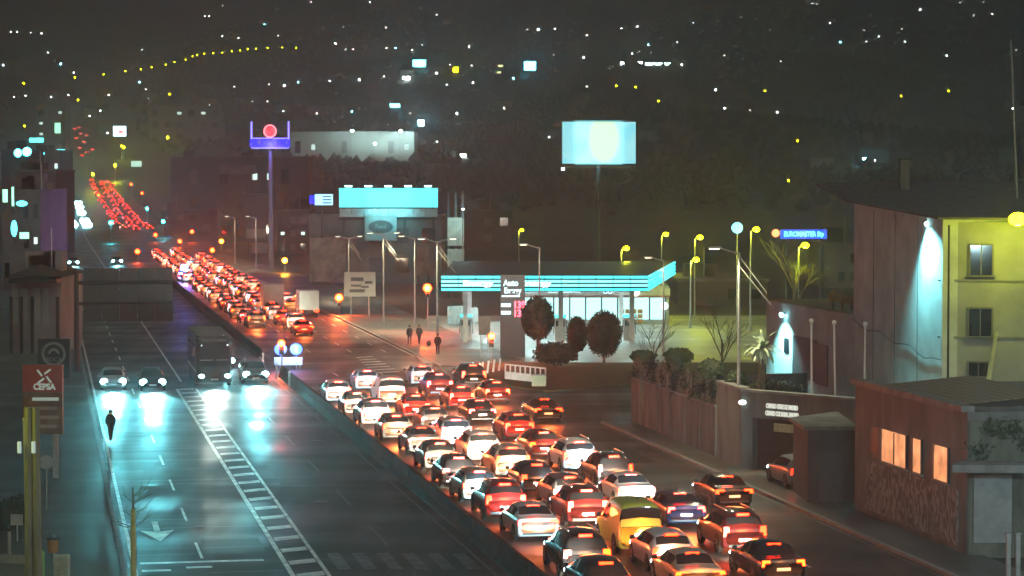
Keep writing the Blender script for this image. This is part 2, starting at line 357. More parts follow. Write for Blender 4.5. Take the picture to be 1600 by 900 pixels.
def patch(S, y0, y1, t0, t1, off, side=0, ny=5, ntt=4):
    """surface patch lifted off the body; side 0 = both halves across the top"""
    ts = [t0 + (t1 - t0) * i / ntt for i in range(ntt + 1)]
    rows = []
    for j in range(ny + 1):
        y = y0 + (y1 - y0) * j / ny; row = []
        half = [sect(S, y, t) for t in ts]
        if side == 0: pts = [(p[0], p[1]) for p in half] + [(-p[0], p[1]) for p in half[::-1][1 if abs(t1 - 7) < 1e-6 else 0:]]
        else: pts = [(p[0] * side, p[1]) for p in half]
        rows.append([Vector((p[0], y, p[1])) for p in pts])
    m = MB(); nn = len(rows[0]); nrm = {}
    for j in range(ny + 1):
        for i in range(nn):
            a = rows[min(ny, j + 1)][i] - rows[max(0, j - 1)][i]; b_ = rows[j][min(nn - 1, i + 1)] - rows[j][max(0, i - 1)]
            q = a.cross(b_)
            q = q.normalized() if q.length > 1e-9 else Vector((0, 0, 1))
            c = rows[j][i] - Vector((0, rows[j][i].y * .8, .7))
            if q.dot(c) < 0: q = -q
            m.v.append(tuple(rows[j][i] + q * off))
    for j in range(ny):
        for i in range(nn - 1): a = j * nn + i; m.f.append((a, a + 1, a + nn + 1, a + nn))
    return m
def body_mesh(S):
    st = S['st']; ysx = []
    for i in range(len(st) - 1):
        for k in range(3): ysx.append(st[i][0] + (st[i + 1][0] - st[i][0]) * k / 3)
    ysx.append(st[-1][0]); ts = [0, 1, 1.5, 2, 2.5, 3, 3.5, 4, 4.5, 5, 5.33, 5.66, 6, 6.5, 7]
    m = MB(); nn = 2 * len(ts) - 2
    for y in ysx:
        hf = [sect(S, y, t) for t in ts]; ring = hf + [(-p[0], p[1]) for p in hf[::-1][1:-1]]
        m.v += [(p[0], y, p[1]) for p in ring]
    for j in range(len(ysx) - 1):
        for i in range(nn): a = j * nn + i; b_ = j * nn + (i + 1) % nn; m.f.append((a, b_, b_ + nn, a + nn))
    m.f.append(tuple(range(nn))); m.f.append(tuple(range((len(ysx) - 1) * nn, len(ysx) * nn))[::-1])
    return m.mesh('body', mat('paint_default', (.3, .3, .3), .35), smooth=True)
def tyre_mesh(r, wd):
    m = MB(); pr = [(-wd / 2, r * .62), (-wd / 2, r * .93), (-wd * .38, r), (wd * .38, r), (wd / 2, r * .93), (wd / 2, r * .62)]; N = 18
    for i in range(N):
        a = 2 * PI * i / N
        m.v += [(x, q * math.cos(a), q * math.sin(a)) for x, q in pr]
    k = len(pr)
    for i in range(N):
        for j in range(k - 1): m.f.append((i * k + j, i * k + j + 1, ((i + 1) % N) * k + j + 1, ((i + 1) % N) * k + j))
    return m.mesh('tyre', M_BLACK, smooth=True)
def rim_mesh(r, wd):
    m = MB(); m.tube((-wd * .3, 0, 0), (wd * .3, 0, 0), r * .2, n=8)
    for i in range(5):
        a = 2 * PI * i / 5; m.tube((wd * .3, 0, 0), (wd * .34, r * .6 * math.cos(a), r * .6 * math.sin(a)), r * .1, r * .13, 4); m.tube((-wd * .3, 0, 0), (-wd * .34, r * .6 * math.cos(a), r * .6 * math.sin(a)), r * .1, r * .13, 4)
    m.tube((-wd * .42, 0, 0), (-wd * .36, 0, 0), r * .64, n=14); m.tube((wd * .36, 0, 0), (wd * .42, 0, 0), r * .64, n=14)
    return m.mesh('rim', M_RIM)
KIT = {}
for kn, S in SH.items():
    K = {'S': S, 'body': body_mesh(S)}
    hw = S['st'][5][4]
    K['rear_window'] = patch(S, S['rg'][0], S['rg'][1], 5.15 if kn != 'van' else 4.5, 7, .012, 0).mesh('rear_window', M_GLASS, True)
    K['windscreen'] = patch(S, S['ws'][0], S['ws'][1], 5.1, 7, .012, 0).mesh('windscreen', M_GLASS, True)
    K['sl'] = patch(S, S['sd'][0], S['sd'][1], 4.12, 5.0, .012, -1, 8, 2).mesh('side_window', M_GLASS, True)
    K['sr'] = patch(S, S['sd'][0], S['sd'][1], 4.12, 5.0, .012, 1, 8, 2).mesh('side_window', M_GLASS, True)
    K['pl'] = patch(S, -.42, -.32, 4.05, 5.05, .02, -1, 1, 2).mesh('pillar', M_DARK, True); K['pr'] = patch(S, -.42, -.32, 4.05, 5.05, .02, 1, 1, 2).mesh('pillar', M_DARK, True)
    K['tyre'] = tyre_mesh(S['wr'], .2); K['rim'] = rim_mesh(S['wr'], .2)
    tx, tz, tw, th = S['tl']; yr = S['st'][0][0]
    K['tail'] = MB().box((0, 0, 0), (tw * 1.45, .16, th * 1.3), 0, .85).mesh('tail_light', M_BRAKE); K['tail'].materials.append(mat('red_plastic', (.25, .02, .015), .3, .1, 3)); [setattr(q, 'material_index', 0 if q.normal.y < -.6 else 1) for q in K['tail'].polygons]
    K['high'] = MB().box((0, 0, 0), (.5, .06, .085)).mesh('high_brake_light', M_HIGH)
    K['plate'] = MB().box((0, 0, 0), (.52, .03, .115)).mesh('number_plate', M_PLATE)
    K['bumper'] = MB().box((0, 0, 0), (1.36, .1, .14), 0, .96).mesh('bumper', M_DARK)
    K['head'] = MB().sphere((0, 0, 0), .13, 8, 6, 1.2, .6, .8).mesh('headlight', M_HEADQ, True)
    K['headon'] = MB().sphere((0, 0, 0), .23, 10, 6, 1.1, .6, .9).mesh('headlight', M_HEAD, True)
    K['mirror'] = MB().box((0, 0, 0), (.2, .1, .14), 0, .8).mesh('mirror', M_DARK)
    K['arch'] = MB().tube((-.02, 0, 0), (.02, 0, 0), S['wr'] + .06, n=16).mesh('wheel_arch', M_BLACK)
    K['rail'] = MB().box((0, 0, .05), (.04, 1.9, .04)).mesh('roof_rail', M_STEEL); K['ant'] = MB().tube((0, 0, 0), (0, -.18, .22), .012, .006, 5).mesh('antenna', M_DARK)
    KIT[kn] = K
PAINT = {'white': ((.78, .79, .8), .3), 'silver': ((.42, .43, .44), .32), 'grey': ((.14, .145, .15), .3), 'black': ((.014, .014, .016), .25), 'blue-lit': ((.02, .035, .10), .28),  # the blue body colour stands in for blue light on one saloon
         'red': ((.35, .02, .018), .3), 'yellow': ((.78, .78, .10), .4), 'dark red': ((.10, .012, .012), .3), 'beige': ((.5, .45, .36), .35)}
def paint(c):
    p, r = PAINT[c]; return mat('car_paint_' + c.replace(' ', '_'), p, r, .06, 2.0, coat=.6)
def car(kind, colour, loc, rz, label, group, lod=2, state='brake', beam=0.0, rand=0.0, amber=False, nohigh=False):
    """state: brake = brake lamps lit seen from behind, on = headlamps lit seen from the front"""
    K = KIT[kind]; S = K['S']; st = S['st']; yr, yf = st[0][0], st[-1][0]
    TS = ((1, 1, 1), (1.25, 1, .7), (.8, 1, 1.25), (1.1, 1, .9))[int(abs(loc[1]) * 13) % 4]
    o = empty('van' if kind == 'van' else 'car', loc, rz, label, 'van' if kind == 'van' else 'car', group)
    b = inst('body', K['body'], o); b.material_slots[0].link = 'OBJECT'; b.material_slots[0].material = paint(colour)
    inst('rear_window', K['rear_window'], o); inst('windscreen', K['windscreen'], o)
    inst('side_window', K['sl'], o); inst('side_window', K['sr'], o)
    if lod >= 2 and kind != 'van': inst('pillar', K['pl'], o); inst('pillar', K['pr'], o)
    hw = station(S, 0)[4]
    for sx in (-1, 1):
        for wy in S['wh']:
            if lod >= 2: inst('wheel_arch', K['arch'], o, (sx * (hw - .012), wy, S['wr'] + .02))
            t = inst('wheel', K['tyre'], o, (sx * (hw - .085), wy, S['wr']))
            if lod >= 2: inst('rim', K['rim'], t)
    tx, tz, tw, th = S['tl']
    for sx in (-1, 1):
        t = inst('tail_light', K['tail'], o, (sx * (tx - .02), yr + .09, tz)); t.scale = TS
        t.material_slots[0].link = 'OBJECT'; t.material_slots[0].material = (M_BRAKE2 if amber else M_BRAKE) if state == 'brake' else M_TAILDIM
        hd = inst('headlight', K['headon' if state == 'on' else 'head'], o, (sx * (station(S, yf - .12)[4] - .10), yf - .13, station(S, yf - .12)[2] - .04))
        if lod < 2 and state == 'on' and loc[1] > 600: hd.scale = (3.0, 3.0, 3.0)
        if lod >= 2: inst('mirror', K['mirror'], o, (sx * (hw + .08), S['ws'][1] - .22, station(S, .7)[2] + .1))
    if lod >= 2:
        if kind == 'estate_suv':
            for sx in (-1, 1): inst('roof_rail', K['rail'], o, (sx * .56, -.5, station(S, -.5)[3] - .02))
        else: inst('antenna', K['ant'], o, (0, S['hb'][0] + .35, station(S, S['hb'][0] + .35)[3]))
    if state == 'brake' and not nohigh: inst('high_brake_light', K['high'], o, (0, S['hb'][0] - .03, S['hb'][1]))
    inst('number_plate', K['plate'], o, (0, yr - .012 if kind != 'van' else yr - .02, .62 if kind != 'van' else .75))
    if lod >= 2:
        inst('bumper', K['bumper'], o, (0, yr + .055, .40)); inst('number_plate', K['plate'], o, (0, yf + .0, .46))
    if state == 'brake' and lod >= 1 and loc[1] < 640: lamp('brake_light_glow', 'SPOT', BRK, (1.0, .17, .04), (0, yr - .12, tz), o, .5, (PI / 2 - math.radians(14), 0, PI), math.radians(104), 1.0)
    if state == 'brake' and loc[1] < 640: lamp('added_rear_glow', 'POINT', 80.0, (1.0, .27, .055), (0, yr - .42, tz + .12), o, .3)  # added point light behind the lamps, imitates their bloom on the car's rear
    if beam:
        lamp('headlight_beam', 'SPOT', beam, ((1.0, .93, .72), (.6, .93, 1.0), (1.0, .88, .6))[int(abs(loc[0]) * 7) % 3] if state != 'on' else (.20, .90, 1.0), (0, yf + .06, .66), o, .25, (PI / 2 - math.radians(3.0 if state != 'on' else 7.5), 0, 0), math.radians(75 if state != 'on' else 34), 1.0)
    return o
BRK = 300.0
AWAY = RZ; TOWARD = RZ + PI
LANE = {'A': 'in the lane along the barrier', 'B': 'in the second lane from the barrier', 'C': 'in the third lane from the barrier', 'D': 'in the kerb lane below the wall'}
ORD = ['first', 'second', 'third', 'fourth', 'fifth', 'sixth', 'seventh', 'eighth', 'ninth', 'tenth', 'eleventh', 'twelfth', 'thirteenth', 'fourteenth']
NEAR = {  # rear pixel (x, ground y), shape, colour
 'A': [(530, 631, 'hatchback', 'white'), (560, 651, 'hatchback', 'grey'), (588, 669, 'estate_suv', 'silver'), (622, 690, 'hatchback', 'silver'), (664, 712, 'saloon', 'silver'), (690, 738, 'hatchback', 'grey'), (720, 763, 'hatchback', 'black'), (752, 787, 'hatchback', 'beige'), (792, 815, 'estate_suv', 'red'), (842, 848, 'saloon', 'white'), (919, 905, 'estate_suv', 'black'), (952, 946, 'hatchback', 'black')],
 'B': [(575, 612, 'hatchback', 'silver'), (612, 634, 'van', 'white'), (652, 655, 'hatchback', 'red'), (682, 677, 'hatchback', 'grey'), (714, 702, 'estate_suv', 'silver'), (756, 726, 'estate_suv', 'white'), (802, 751, 'estate_suv', 'beige'), (842, 775, 'hatchback', 'black'), (893, 797, 'hatchback', 'grey'), (920, 826, 'estate_suv', 'dark red'), (1000, 868, 'van', 'yellow'), (1050, 894, 'hatchback', 'white'), (1096, 932, 'saloon', 'beige')],
 'C': [(662, 604, 'hatchback', 'silver'), (688, 622, 'estate_suv', 'dark red'), (722, 640, 'hatchback', 'red'), (755, 664, 'saloon', 'black'), (812, 688, 'hatchback', 'red'), (852, 719, 'hatchback', 'dark red'), (908, 741, 'estate_suv', 'white'), (962, 766, 'estate_suv', 'black'), (996, 794, 'saloon', 'white'), (1074, 827, 'saloon', 'blue-lit'), (1165, 868, 'estate_suv', 'dark red'), (1224, 916, 'saloon', 'black')],
 'D': [(741, 606, 'estate_suv', 'black'), (778, 632, 'hatchback', 'dark red'), (857, 662, 'saloon', 'black'), (1148, 797, 'saloon', 'black')]}
for ln, lst in NEAR.items():
    lastY = 1e9
    for i, (px, py, kind, colr) in enumerate(lst):
        p = G(px, py); L = KIT[kind]['S']['L']
        c = p + Vector((-SA, CA, 0)) * (L / 2)
        if c.y + L / 2 + .35 > lastY: c += Vector((-SA, CA, 0)) * (lastY - .35 - L / 2 - c.y) / CA
        lastY = c.y - L / 2
        nm = {'estate_suv': 'tall car', 'hatchback': 'hatchback', 'saloon': 'saloon car', 'van': 'van'}[kind]
        lab = f"{colr} {nm} {LANE[ln]}, {ORD[i]} from the junction"
        if colr == 'yellow': lab = 'bright yellow van with wide rear window among the queueing cars'
        cobj = car(kind, colr, c, AWAY + random.uniform(-.015, .015), lab, 'cars queueing before the junction', 2, 'brake', (2200, 5600, 1500, 3600, 6500)[(i * 3 + ord(ln)) % 5] if not (ln == 'D' and i == 3) else 900, amber=(i * 7 + ord(ln)) % 3 == 0, nohigh=(colr == 'yellow'))
        if colr == 'yellow': cobj.scale = (1, 1, 1.13)
# queue beyond the junction (smaller, no fine parts)
k = 0
for u, Y0, Y1, st_ in ((20.4, 244, 470, 7.4), (23.9, 232, 470, 7.6), (27.2, 262, 440, 9.0)):
    y = Y0
    while y < Y1:
        cl = random.choice(['white', 'silver', 'grey', 'black', 'red', 'silver']); kd = random.choice(['hatchback', 'estate_suv', 'saloon', 'hatchback'])
        if not (abs(u - 27.2) < .1 and y < 268):
            car(kd, cl, UY(u + random.uniform(-.3, .3), y), AWAY + random.uniform(-.02, .02), f"small {cl} car braking beyond the junction in the {'barrier' if u < 21 else 'middle' if u < 25 else 'outer'} lane of the packed queue", f"{cl} cars beyond the junction, {'barrier' if u < 21 else 'middle' if u < 25 else 'outer'} lane", 1, 'brake', 3500 if k % 2 == 0 else 0, amber=k % 2 == 0)
        k += 1; y += st_ + random.uniform(0, 1.5)
k = 0
for u in (20.4, 23.9, 27.2):
    y = 640.0 + random.uniform(0, 20)
    while y < 1080:
        car(random.choice(['hatchback', 'saloon']), ('grey', 'black')[k % 2], UY(u + random.uniform(-.6, .6), y), AWAY, f"tiny far car with red lights climbing the avenue in the {'barrier' if u < 21 else 'middle' if u < 25 else 'outer'} lane", f"far cars climbing the avenue, {'barrier' if u < 21 else 'middle' if u < 25 else 'outer'} lane", 1, 'brake', 0); k += 1; y += random.uniform(20, 40)
for u, y in ((20, 1330), (23.5, 1370), (20, 1420), (24, 1500), (20, 1560), (23.5, 1620), (20.5, 1690), (24, 1720), (27, 1400), (27, 1600)):
    car('hatchback', 'grey', UY(u, y), AWAY, 'farthest tiny car with red lights near the top of the avenue', 'farthest cars on the avenue', 1, 'brake', 0)
# oncoming vehicles
car('hatchback', 'silver', UY(4.6, 172.5), TOWARD, 'silver hatchback with glaring headlights in the outer lane by the left pavement', None, 2, 'on', 24000)
car('hatchback', 'black', UY(7.3, 172.0), TOWARD, 'dark hatchback with glaring headlights beside the hatched road island', None, 2, 'on', 24000)
car('estate_suv', 'grey', UY(14.9, 178), TOWARD, 'grey tall car with glaring headlights between the bus and the barrier', None, 2, 'on', 24000)
car('hatchback', 'black', UY(13.6, 192), TOWARD, 'dark hatchback with headlights on following the coach', None, 2, 'on', 2500)
car('hatchback', 'grey', UY(4.6, 412), TOWARD, 'far grey car with headlights on beyond the overhead sign, outer lane', None, 1, 'on', 4500)
car('hatchback', 'grey', UY(12.0, 418), TOWARD, 'far grey car with headlights on beyond the overhead sign, lane nearer the barrier', None, 1, 'on', 4500)
k = 0
for y in (690, 712, 740, 768, 800, 835, 870):
    for u in (4.7, 7.6, 11.6):
        k += 1
        if k % 4 == 0: continue
        car('hatchback', 'grey', UY(u, y + random.uniform(-8, 8)), TOWARD, 'tiny far car coming down the avenue with headlights on', 'far oncoming cars', 1, 'on', 20000 if k % 2 == 0 else 0)
for u, y in ((4.7, 1120), (7.6, 1150), (4.7, 1200), (8, 1230), (4.7, 1280), (7.8, 1330)):
    car('hatchback', 'grey', UY(u, y), TOWARD, 'tiny far car coming down the avenue with headlights on', 'far oncoming cars', 1, 'on', 12000)
# coach in the lane right of the hatched island
co = empty('coach', UY(11.75, 178.5), TOWARD, 'dark tall coach with small roof lights beside the hatched road island', 'coach')
bm_ = MB(); bm_.prism([(-1.25, -5.8), (1.25, -5.8), (1.27, 5.4), (1.12, 5.8), (-1.12, 5.8), (-1.27, 5.4)], .38, 3.55); bm_.prism([(-1.18, -5.6), (1.18, -5.6), (1.18, 5.4), (1.0, 5.65), (-1.0, 5.65), (-1.18, 5.4)], 3.56, 3.72)
bm_.build('body', paint('black'), co)
MB().box((0, 5.83, 2.35), (2.1, .05, 1.7)).build('windscreen', M_GLASS, co)
MB().box((0, 5.83, 3.4), (1.7, .05, .2)).build('destination_board', M_DARK, co)
for sx in (-1, 1):
    MB().box((sx * 1.285, 0, 2.3), (.03, 9.6, 1.1)).build('side_window', M_GLASS, co)
    MB().sphere((sx * .92, 5.82, .85), .16, 8, 6, 1.2, .6, .8).build('headlight', M_HEAD, co, True)
    MB().sphere((sx * .92, 5.8, 3.05), .07, 8, 6).build('marker_light', emit('marker_lamp', (.8, .9, 1), 12), co, True)
    mm = MB().box((sx * 1.5, 5.7, 2.6), (.2, .14, .5)); mm.tube((sx * 1.1, 5.6, 3.3), (sx * 1.5, 5.75, 2.9), .04, n=6); mm.build('mirror', M_DARK, co)
    for wy in (-3.4, 3.6): MB().tube((sx * 1.05, wy, .5), (sx * 1.285, wy, .5), .5, n=16).build('wheel', M_BLACK, co)
    MB().box((sx * .55, 5.86, 2.0), (.9, .02, .035), 0).build('wiper', M_STEEL, co)
MB().box((0, 5.84, .62), (.52, .03, .12)).build('number_plate', M_PLATE, co)
lamp('headlight_beam', 'SPOT', 7500, (.85, 1.0, .88), (0, 5.9, .9), co, .25, (PI / 2 - math.radians(7), 0, 0), math.radians(40), 1.0)
# twin lit blue round signs over a white board on the median nose
M_BLUE = emit('blue_sign_face', (.06, .16, 1.0), 5.0); M_BLUEW = emit('blue_sign_arrow', (.55, .9, 1.0), 9.0)
kr = empty('keep_right_sign', UY(18.6, 190), RZ * .3, 'pair of lit blue round signs above a white board on the median nose', 'sign')
for sx in (-.62, .62):
    MB().tube((sx, .1, 0), (sx, .1, 2.0), .05, n=7).build('post', mat('galvanised_steel', (.4, .4, .4)), kr)
    dsc = MB().tube((sx, .04, 1.55), (sx, -.04, 1.55), .46, n=20).build('blue_disc', M_BLUE, kr)
    MB().box((sx, -.06, 1.55), (.16, .03, .5)).build('arrow', M_BLUEW, dsc); MB().tube((sx, .05, 1.55), (sx, .02, 1.55), .52, n=20).build('rim', MATS['dark_metal'], dsc)
MB().box((0, -.02, .62), (2.2, .08, .62)).build('white_board', mat('white_board', (.75, .77, .75), .5, .1, 2), kr)
for sx in (-.9, .9): MB().tube((sx, .08, 0), (sx, .08, .9), .05, n=7).build('board_post', MATS['galvanised_steel'], kr)
lamp('sign_light', 'POINT', 500, (.2, .3, 1), (0, -.7, 1.7), kr, .2)
# second emergency vehicle far up the queue
am = car('van', 'white', UY(19.6, 352), AWAY, 'white van with a bright blue roof light far up the queue', None, 1, 'brake', 0)
MB().sphere((0, -1.6, 2.1), .42, 8, 6, 1.2, .8, .8).build('beacon', emit('blue_beacon_strong', (.1, .12, 1.0), 250), am, True)
lamp('beacon_light', 'POINT', 5000, (.25, .22, 1), (0, -2.6, 2.2), am, .2)
def box_truck(u, Y, label, wd=2.3, ht=3.3, L=6.0, m=None):
    t = empty('box_truck', UY(u, Y), AWAY, label, 'truck')
    MB().prism([(-wd / 2, -L / 2), (wd / 2, -L / 2), (wd / 2, L / 2 - 1.9), (-wd / 2, L / 2 - 1.9)], .85, ht).build('cargo_box', m or mat('truck_white', (.7, .72, .72), .5, .12, 1.0), t)
    MB().prism([(-1, L / 2 - 1.85), (1, L / 2 - 1.85), (1, L / 2 - .3), (.85, L / 2), (-.85, L / 2), (-1, L / 2 - .3)], .45, 2.2).build('cab', paint('white'), t)
    MB().box((0, -.4, .65), (.9, L - .8, .3)).build('chassis', M_DARK, t)
    for sx in (-1, 1):
        MB().box((sx * (wd / 2 - .2), -L / 2 - .03, .7), (.3, .06, .16)).build('tail_light', M_BRAKE, t)
        for wy in (-L / 2 + 1.2, L / 2 - 1.0): MB().tube((sx * .82, wy, .4), (sx * 1.04, wy, .4), .4, n=14).build('wheel', M_BLACK, t)
        MB().box((sx * wd * .25, -L / 2 - .012, (ht + .85) / 2), (wd * .47, .025, ht - 1.0)).build('door', m or MATS['truck_white'], t)
    MB().box((0, -L / 2 - .04, .5), (wd * .9, .06, .12)).build('bumper', M_DARK, t)
    return t
box_truck(27.6, 262, 'white box truck with rounded top in the kerb-side queue beyond the junction', 2.1, 2.9, 5.4)
box_truck(24.4, 268, 'beige box truck stopped beside the white box truck', 2.2, 3.3, 6.2, mat('truck_beige', (.36, .33, .26), .55, .2, 1.0))
# parked car tucked behind the dark annexe
car('hatchback', 'grey', UY(35.6, 117.5, .12), AWAY, 'grey car parked on the pavement beside the dark annexe wall', None, 2, 'tail', 0)
# ================================================================== PETROL STATION
M_CYAN = emit('cyan_fascia', (.05, .9, 1.0), 2.2)
M_CYANW = emit('white_cyan_tube', (.16, 1.0, 1.0), 3.0)
M_SIGNW = emit('sign_white', (.62, 1.0, 1.0), 2.2)
st_ = empty('petrol_station_canopy', (4, 215, .1), 0, 'wide petrol station canopy with glowing turquoise striped edge', 'canopy')
def wq(o, x, y, z): return Vector((x, y, z)) - o.location
FX0, FX1, FY, FZ0, FZ1 = -6.25, 12.0, 215.0, 4.9, 6.35
CX1, CYB = 16.9, 252.0
MB().prism([(FX0 - 4 + .06, FY - 215 + .06), (FX1 - 4, FY - 215 + .06), (CX1 - 4 - .06, CYB - 215), (FX0 - 4 + .06, CYB - 215)], FZ0 - .05, FZ1 - .15).build('canopy_roof', mat('canopy_metal', (.14, .15, .15), .5, .1, 1.0), st_)
nb = 4; bh = (FZ1 - FZ0) / nb
for i in range(nb):
    z = FZ0 + bh * (i + .5)
    MB().box(wq(st_, (FX0 + FX1) / 2, FY, z + .1 - .1), (FX1 - FX0, .1, bh - .15)).build('fascia_band', M_CYANW if i in (1, 2) else M_CYAN, st_)
    a, b2 = Vector((FX1 + .06, FY + .05)), Vector((CX1, CYB)); dd = b2 - a
    MB().box(wq(st_, (a.x + b2.x) / 2, (a.y + b2.y) / 2, z), (dd.length, .1, bh - .15), math.atan2(dd.y, dd.x)).build('fascia_band', M_CYAN, st_)
for i in range(1, 12): MB().box(wq(st_, FX0 + (FX1 - FX0) * i / 12, FY - .06, (FZ0 + FZ1) / 2), (.06, .03, FZ1 - FZ0 - .1)).build('panel_joint', M_DARK, st_)
MB().box(wq(st_, (FX0 + FX1) / 2, FY + .08, (FZ0 + FZ1) / 2), (FX1 - FX0, .04, FZ1 - FZ0)).build('fascia_backing', mat('fascia_backing', (.03, .12, .13), .5, .1, 1), st_)
text('fascia_lettering', 'Energy', .62, emit('fascia_letter', (.9, 1, 1), 6), st_, wq(st_, -3.0, FY - .08, 5.62), sx=1.6)
text('fascia_lettering', 'Energy', .62, MATS['fascia_letter'], st_, wq(st_, 2.1, FY - .08, 5.62), sx=1.6)
for cx, cyy in ((-4.2, 219), (4.4, 219), (10.8, 219), (-4.2, 240), (10.8, 240)):
    MB().box(wq(st_, cx, cyy, 2.5), (.42, .42, 4.8)).build('column', mat('white_column', (.75, .77, .77), .5, .1, 2), st_)
for cx in (-3, 1.5, 6, 10.5):
    for cyy in (222, 234, 246):
        MB().box(wq(st_, cx, cyy, FZ0 - .09), (1.6, .8, .05)).build('downlight', emit('downlight', (.62, 1, .98), 90), st_)
M_PUMP = mat('pump_white', (.7, .72, .72), .4, .1, 2)
for i, (cx, cyy) in enumerate(((4.4, 221.5), (10.7, 222), (-4.2, 222.5))):
    p = empty('fuel_pump', (cx, cyy, .1), 0, ['white fuel pump beside the dark clipped trees', 'white fuel pump at the shop end of the canopy', 'white fuel pump beside the price totem'][i], 'fuel pump', 'fuel pumps')
    MB().box((0, 0, 1.05), (1.0, .55, 2.1)).build('cabinet', M_PUMP, p); MB().box((0, -.29, 1.6), (.8, .03, .5)).build('display', M_GLASS, p)
    MB().box((0, 0, 2.25), (1.1, .6, .2)).build('header', M_CYAN, p)
    for sx in (-1, 1): MB().tube((sx * .53, -.1, 1.9), (sx * .62, -.15, .6), .035, n=6).build('hose', M_BLACK, p)
# shop
sh = empty('station_shop', (8.5, 246, .1), 0, 'petrol station shop with bright glazed front under the canopy', 'shop')
MB().prism([(-7.6, .3), (7.4, .3), (7.4, 8), (-7.6, 8)], 0, 3.9).build('wall', mat('shop_wall', (.4, .42, .42), .6, .2, 1), sh)
MB().box((0, .1, 3.3), (15, .3, .7)).build('sign_band', mat('shop_sign_band', (.55, .58, .58), .5, .2, 2), sh)
text('shop_sign_lettering', 'RESTAURANTE', .5, M_SIGNW, sh, (-3.2, -.08, 3.35)); text('shop_sign_lettering', 'OO', .6, M_SIGNW, sh, (1.2, -.08, 3.3))
MB().box((0, -.1, 2.88), (15, .2, .14)).build('red_trim', mat('trim_red', (.4, .12, .1), .5, .1, 2), sh)
M_WINL = emit('shop_window_light', (.55, 1.0, .96), 1.5)
for i in range(9):
    MB().box((-6.7 + 1.62 * i, .2, 1.6), (1.45, .08, 2.2)).build('shop_window', M_WINL, sh)
    MB().box((-5.9 + 1.62 * i, .13, 1.6), (.09, .16, 2.3)).build('mullion', M_DARK, sh)
for r in range(3):
    for c in range(4): MB().box((2.6 + .62 * c, -.25, .35 + .5 * r), (.5, .4, .4)).build('display_crate', mat('orange_crate', (.5, .28, .1), .6, .4, 5), sh)
MB().sphere((4.0, -.35, 3.3), .42, 10, 8).build('globe_lamp', emit('globe_lamp', (.95, 1, .8), 3), sh, True)
MB().sphere((6.9, -.35, 1.9), .4, 10, 8, 1, .4, 1).build('round_sign', emit('round_sign', (.7, 1, 1), 3), sh, True)
# price totem
to = empty('price_totem', A(801, 560, 201) * 1.0, 0, 'dark price totem with turquoise lettering and red digits at the petrol station', 'totem')
to.location.z = .14
MB().box((0, 0, 3.4), (2.05, .5, 6.8)).build('totem_body', mat('totem_dark', (.05, .045, .05), .45, .2, 1), to)
text('brand_lettering', 'Auto', .7, M_SIGNW, to, (-.15, -.27, 6.12), sx=.85, bold=.02); text('brand_lettering', 'Energy', .66, M_SIGNW, to, (0, -.27, 5.5), sx=.78, bold=.02)
MB().box((-.15, -.27, 5.05), (1.5, .03, .12)).build('underline', M_SIGNW, to)
M_RED7 = emit('red_digits', (1, .05, .09), 9)
text('price_digits', '139', .8, M_RED7, to, (.55, -.27, 4.3), bold=.02, sx=.85); text('price_digits', '133', .8, M_RED7, to, (.55, -.27, 3.6), bold=.02, sx=.85)
for z in (4.3, 3.68): MB().box((-.55, -.27, z), (.8, .03, .28)).build('price_strip', M_SIGNW, to)
# white sign panel fence on the verge
fe = empty('railing_panel', (0, 0, 0), 0, 'white slotted railing panel standing on the verge', 'railing')
p0, p1 = G(789, 595), G(853, 602); fe.location = (p0 + p1) / 2; dd = p1 - p0; fe.rotation_euler[2] = math.atan2(dd.y, dd.x); WL = dd.length
M_WPAN = mat('white_panel', (.75, .78, .74), .5, .15, 2)
MB().box((0, 0, .42), (WL, .06, .55)).build('lower_board', M_WPAN, fe); MB().box((0, 0, 1.22), (WL, .06, .1)).build('top_rail', M_WPAN, fe)
for i in range(9): MB().box((-WL / 2 + .05 + (WL - .1) * i / 8, 0, .95), (.12, .05, .5)).build('slat', M_WPAN, fe)
bx = empty('utility_box', G(842, 606), 0, 'pale green utility box beside the slotted railing panel', 'utility box')
MB().box((0, 0, .45), (1.0, .5, .9)).build('cabinet', mat('green_box', (.42, .5, .32), .5, .15, 2), bx); MB().box((0, 0, .93), (1.08, .58, .07)).build('lid', M_KERB, bx)
# pale board fence and kiosk left of the station
kf = empty('board_fence', G(716, 507), .9, 'row of pale upright boards at the edge of the forecourt', 'fence')
for i in range(7): MB().box((-1.5 + .5 * i, 0, .95), (.44, .06, 1.9)).build('board', mat('pale_board', (.42, .46, .44), .6, .2, 2), kf)
kk = empty('air_tower', G(742, 505), 0, 'small pale air and water post behind the forecourt', 'service post')
MB().box((0, 0, .7), (.7, .5, 1.4)).build('cabinet', M_PUMP, kk); MB().sphere((0, 0, 1.5), .35, 8, 6, 1, .8, .4).build('cap', M_PUMP, kk, True)
tb = empty('direction_sign_post', G(757, 560), 0, 'small road sign on two thin legs at the forecourt corner', 'sign')
for sx in (-.3, .3): MB().tube((sx, 0, 0), (sx, 0, 3.3), .04, n=6).build('leg', M_STEEL, tb)
MB().box((0, -.06, 2.7), (.95, .05, 1.5)).build('panel', mat('sign_back_brown', (.25, .22, .16), .6, .2, 3), tb)
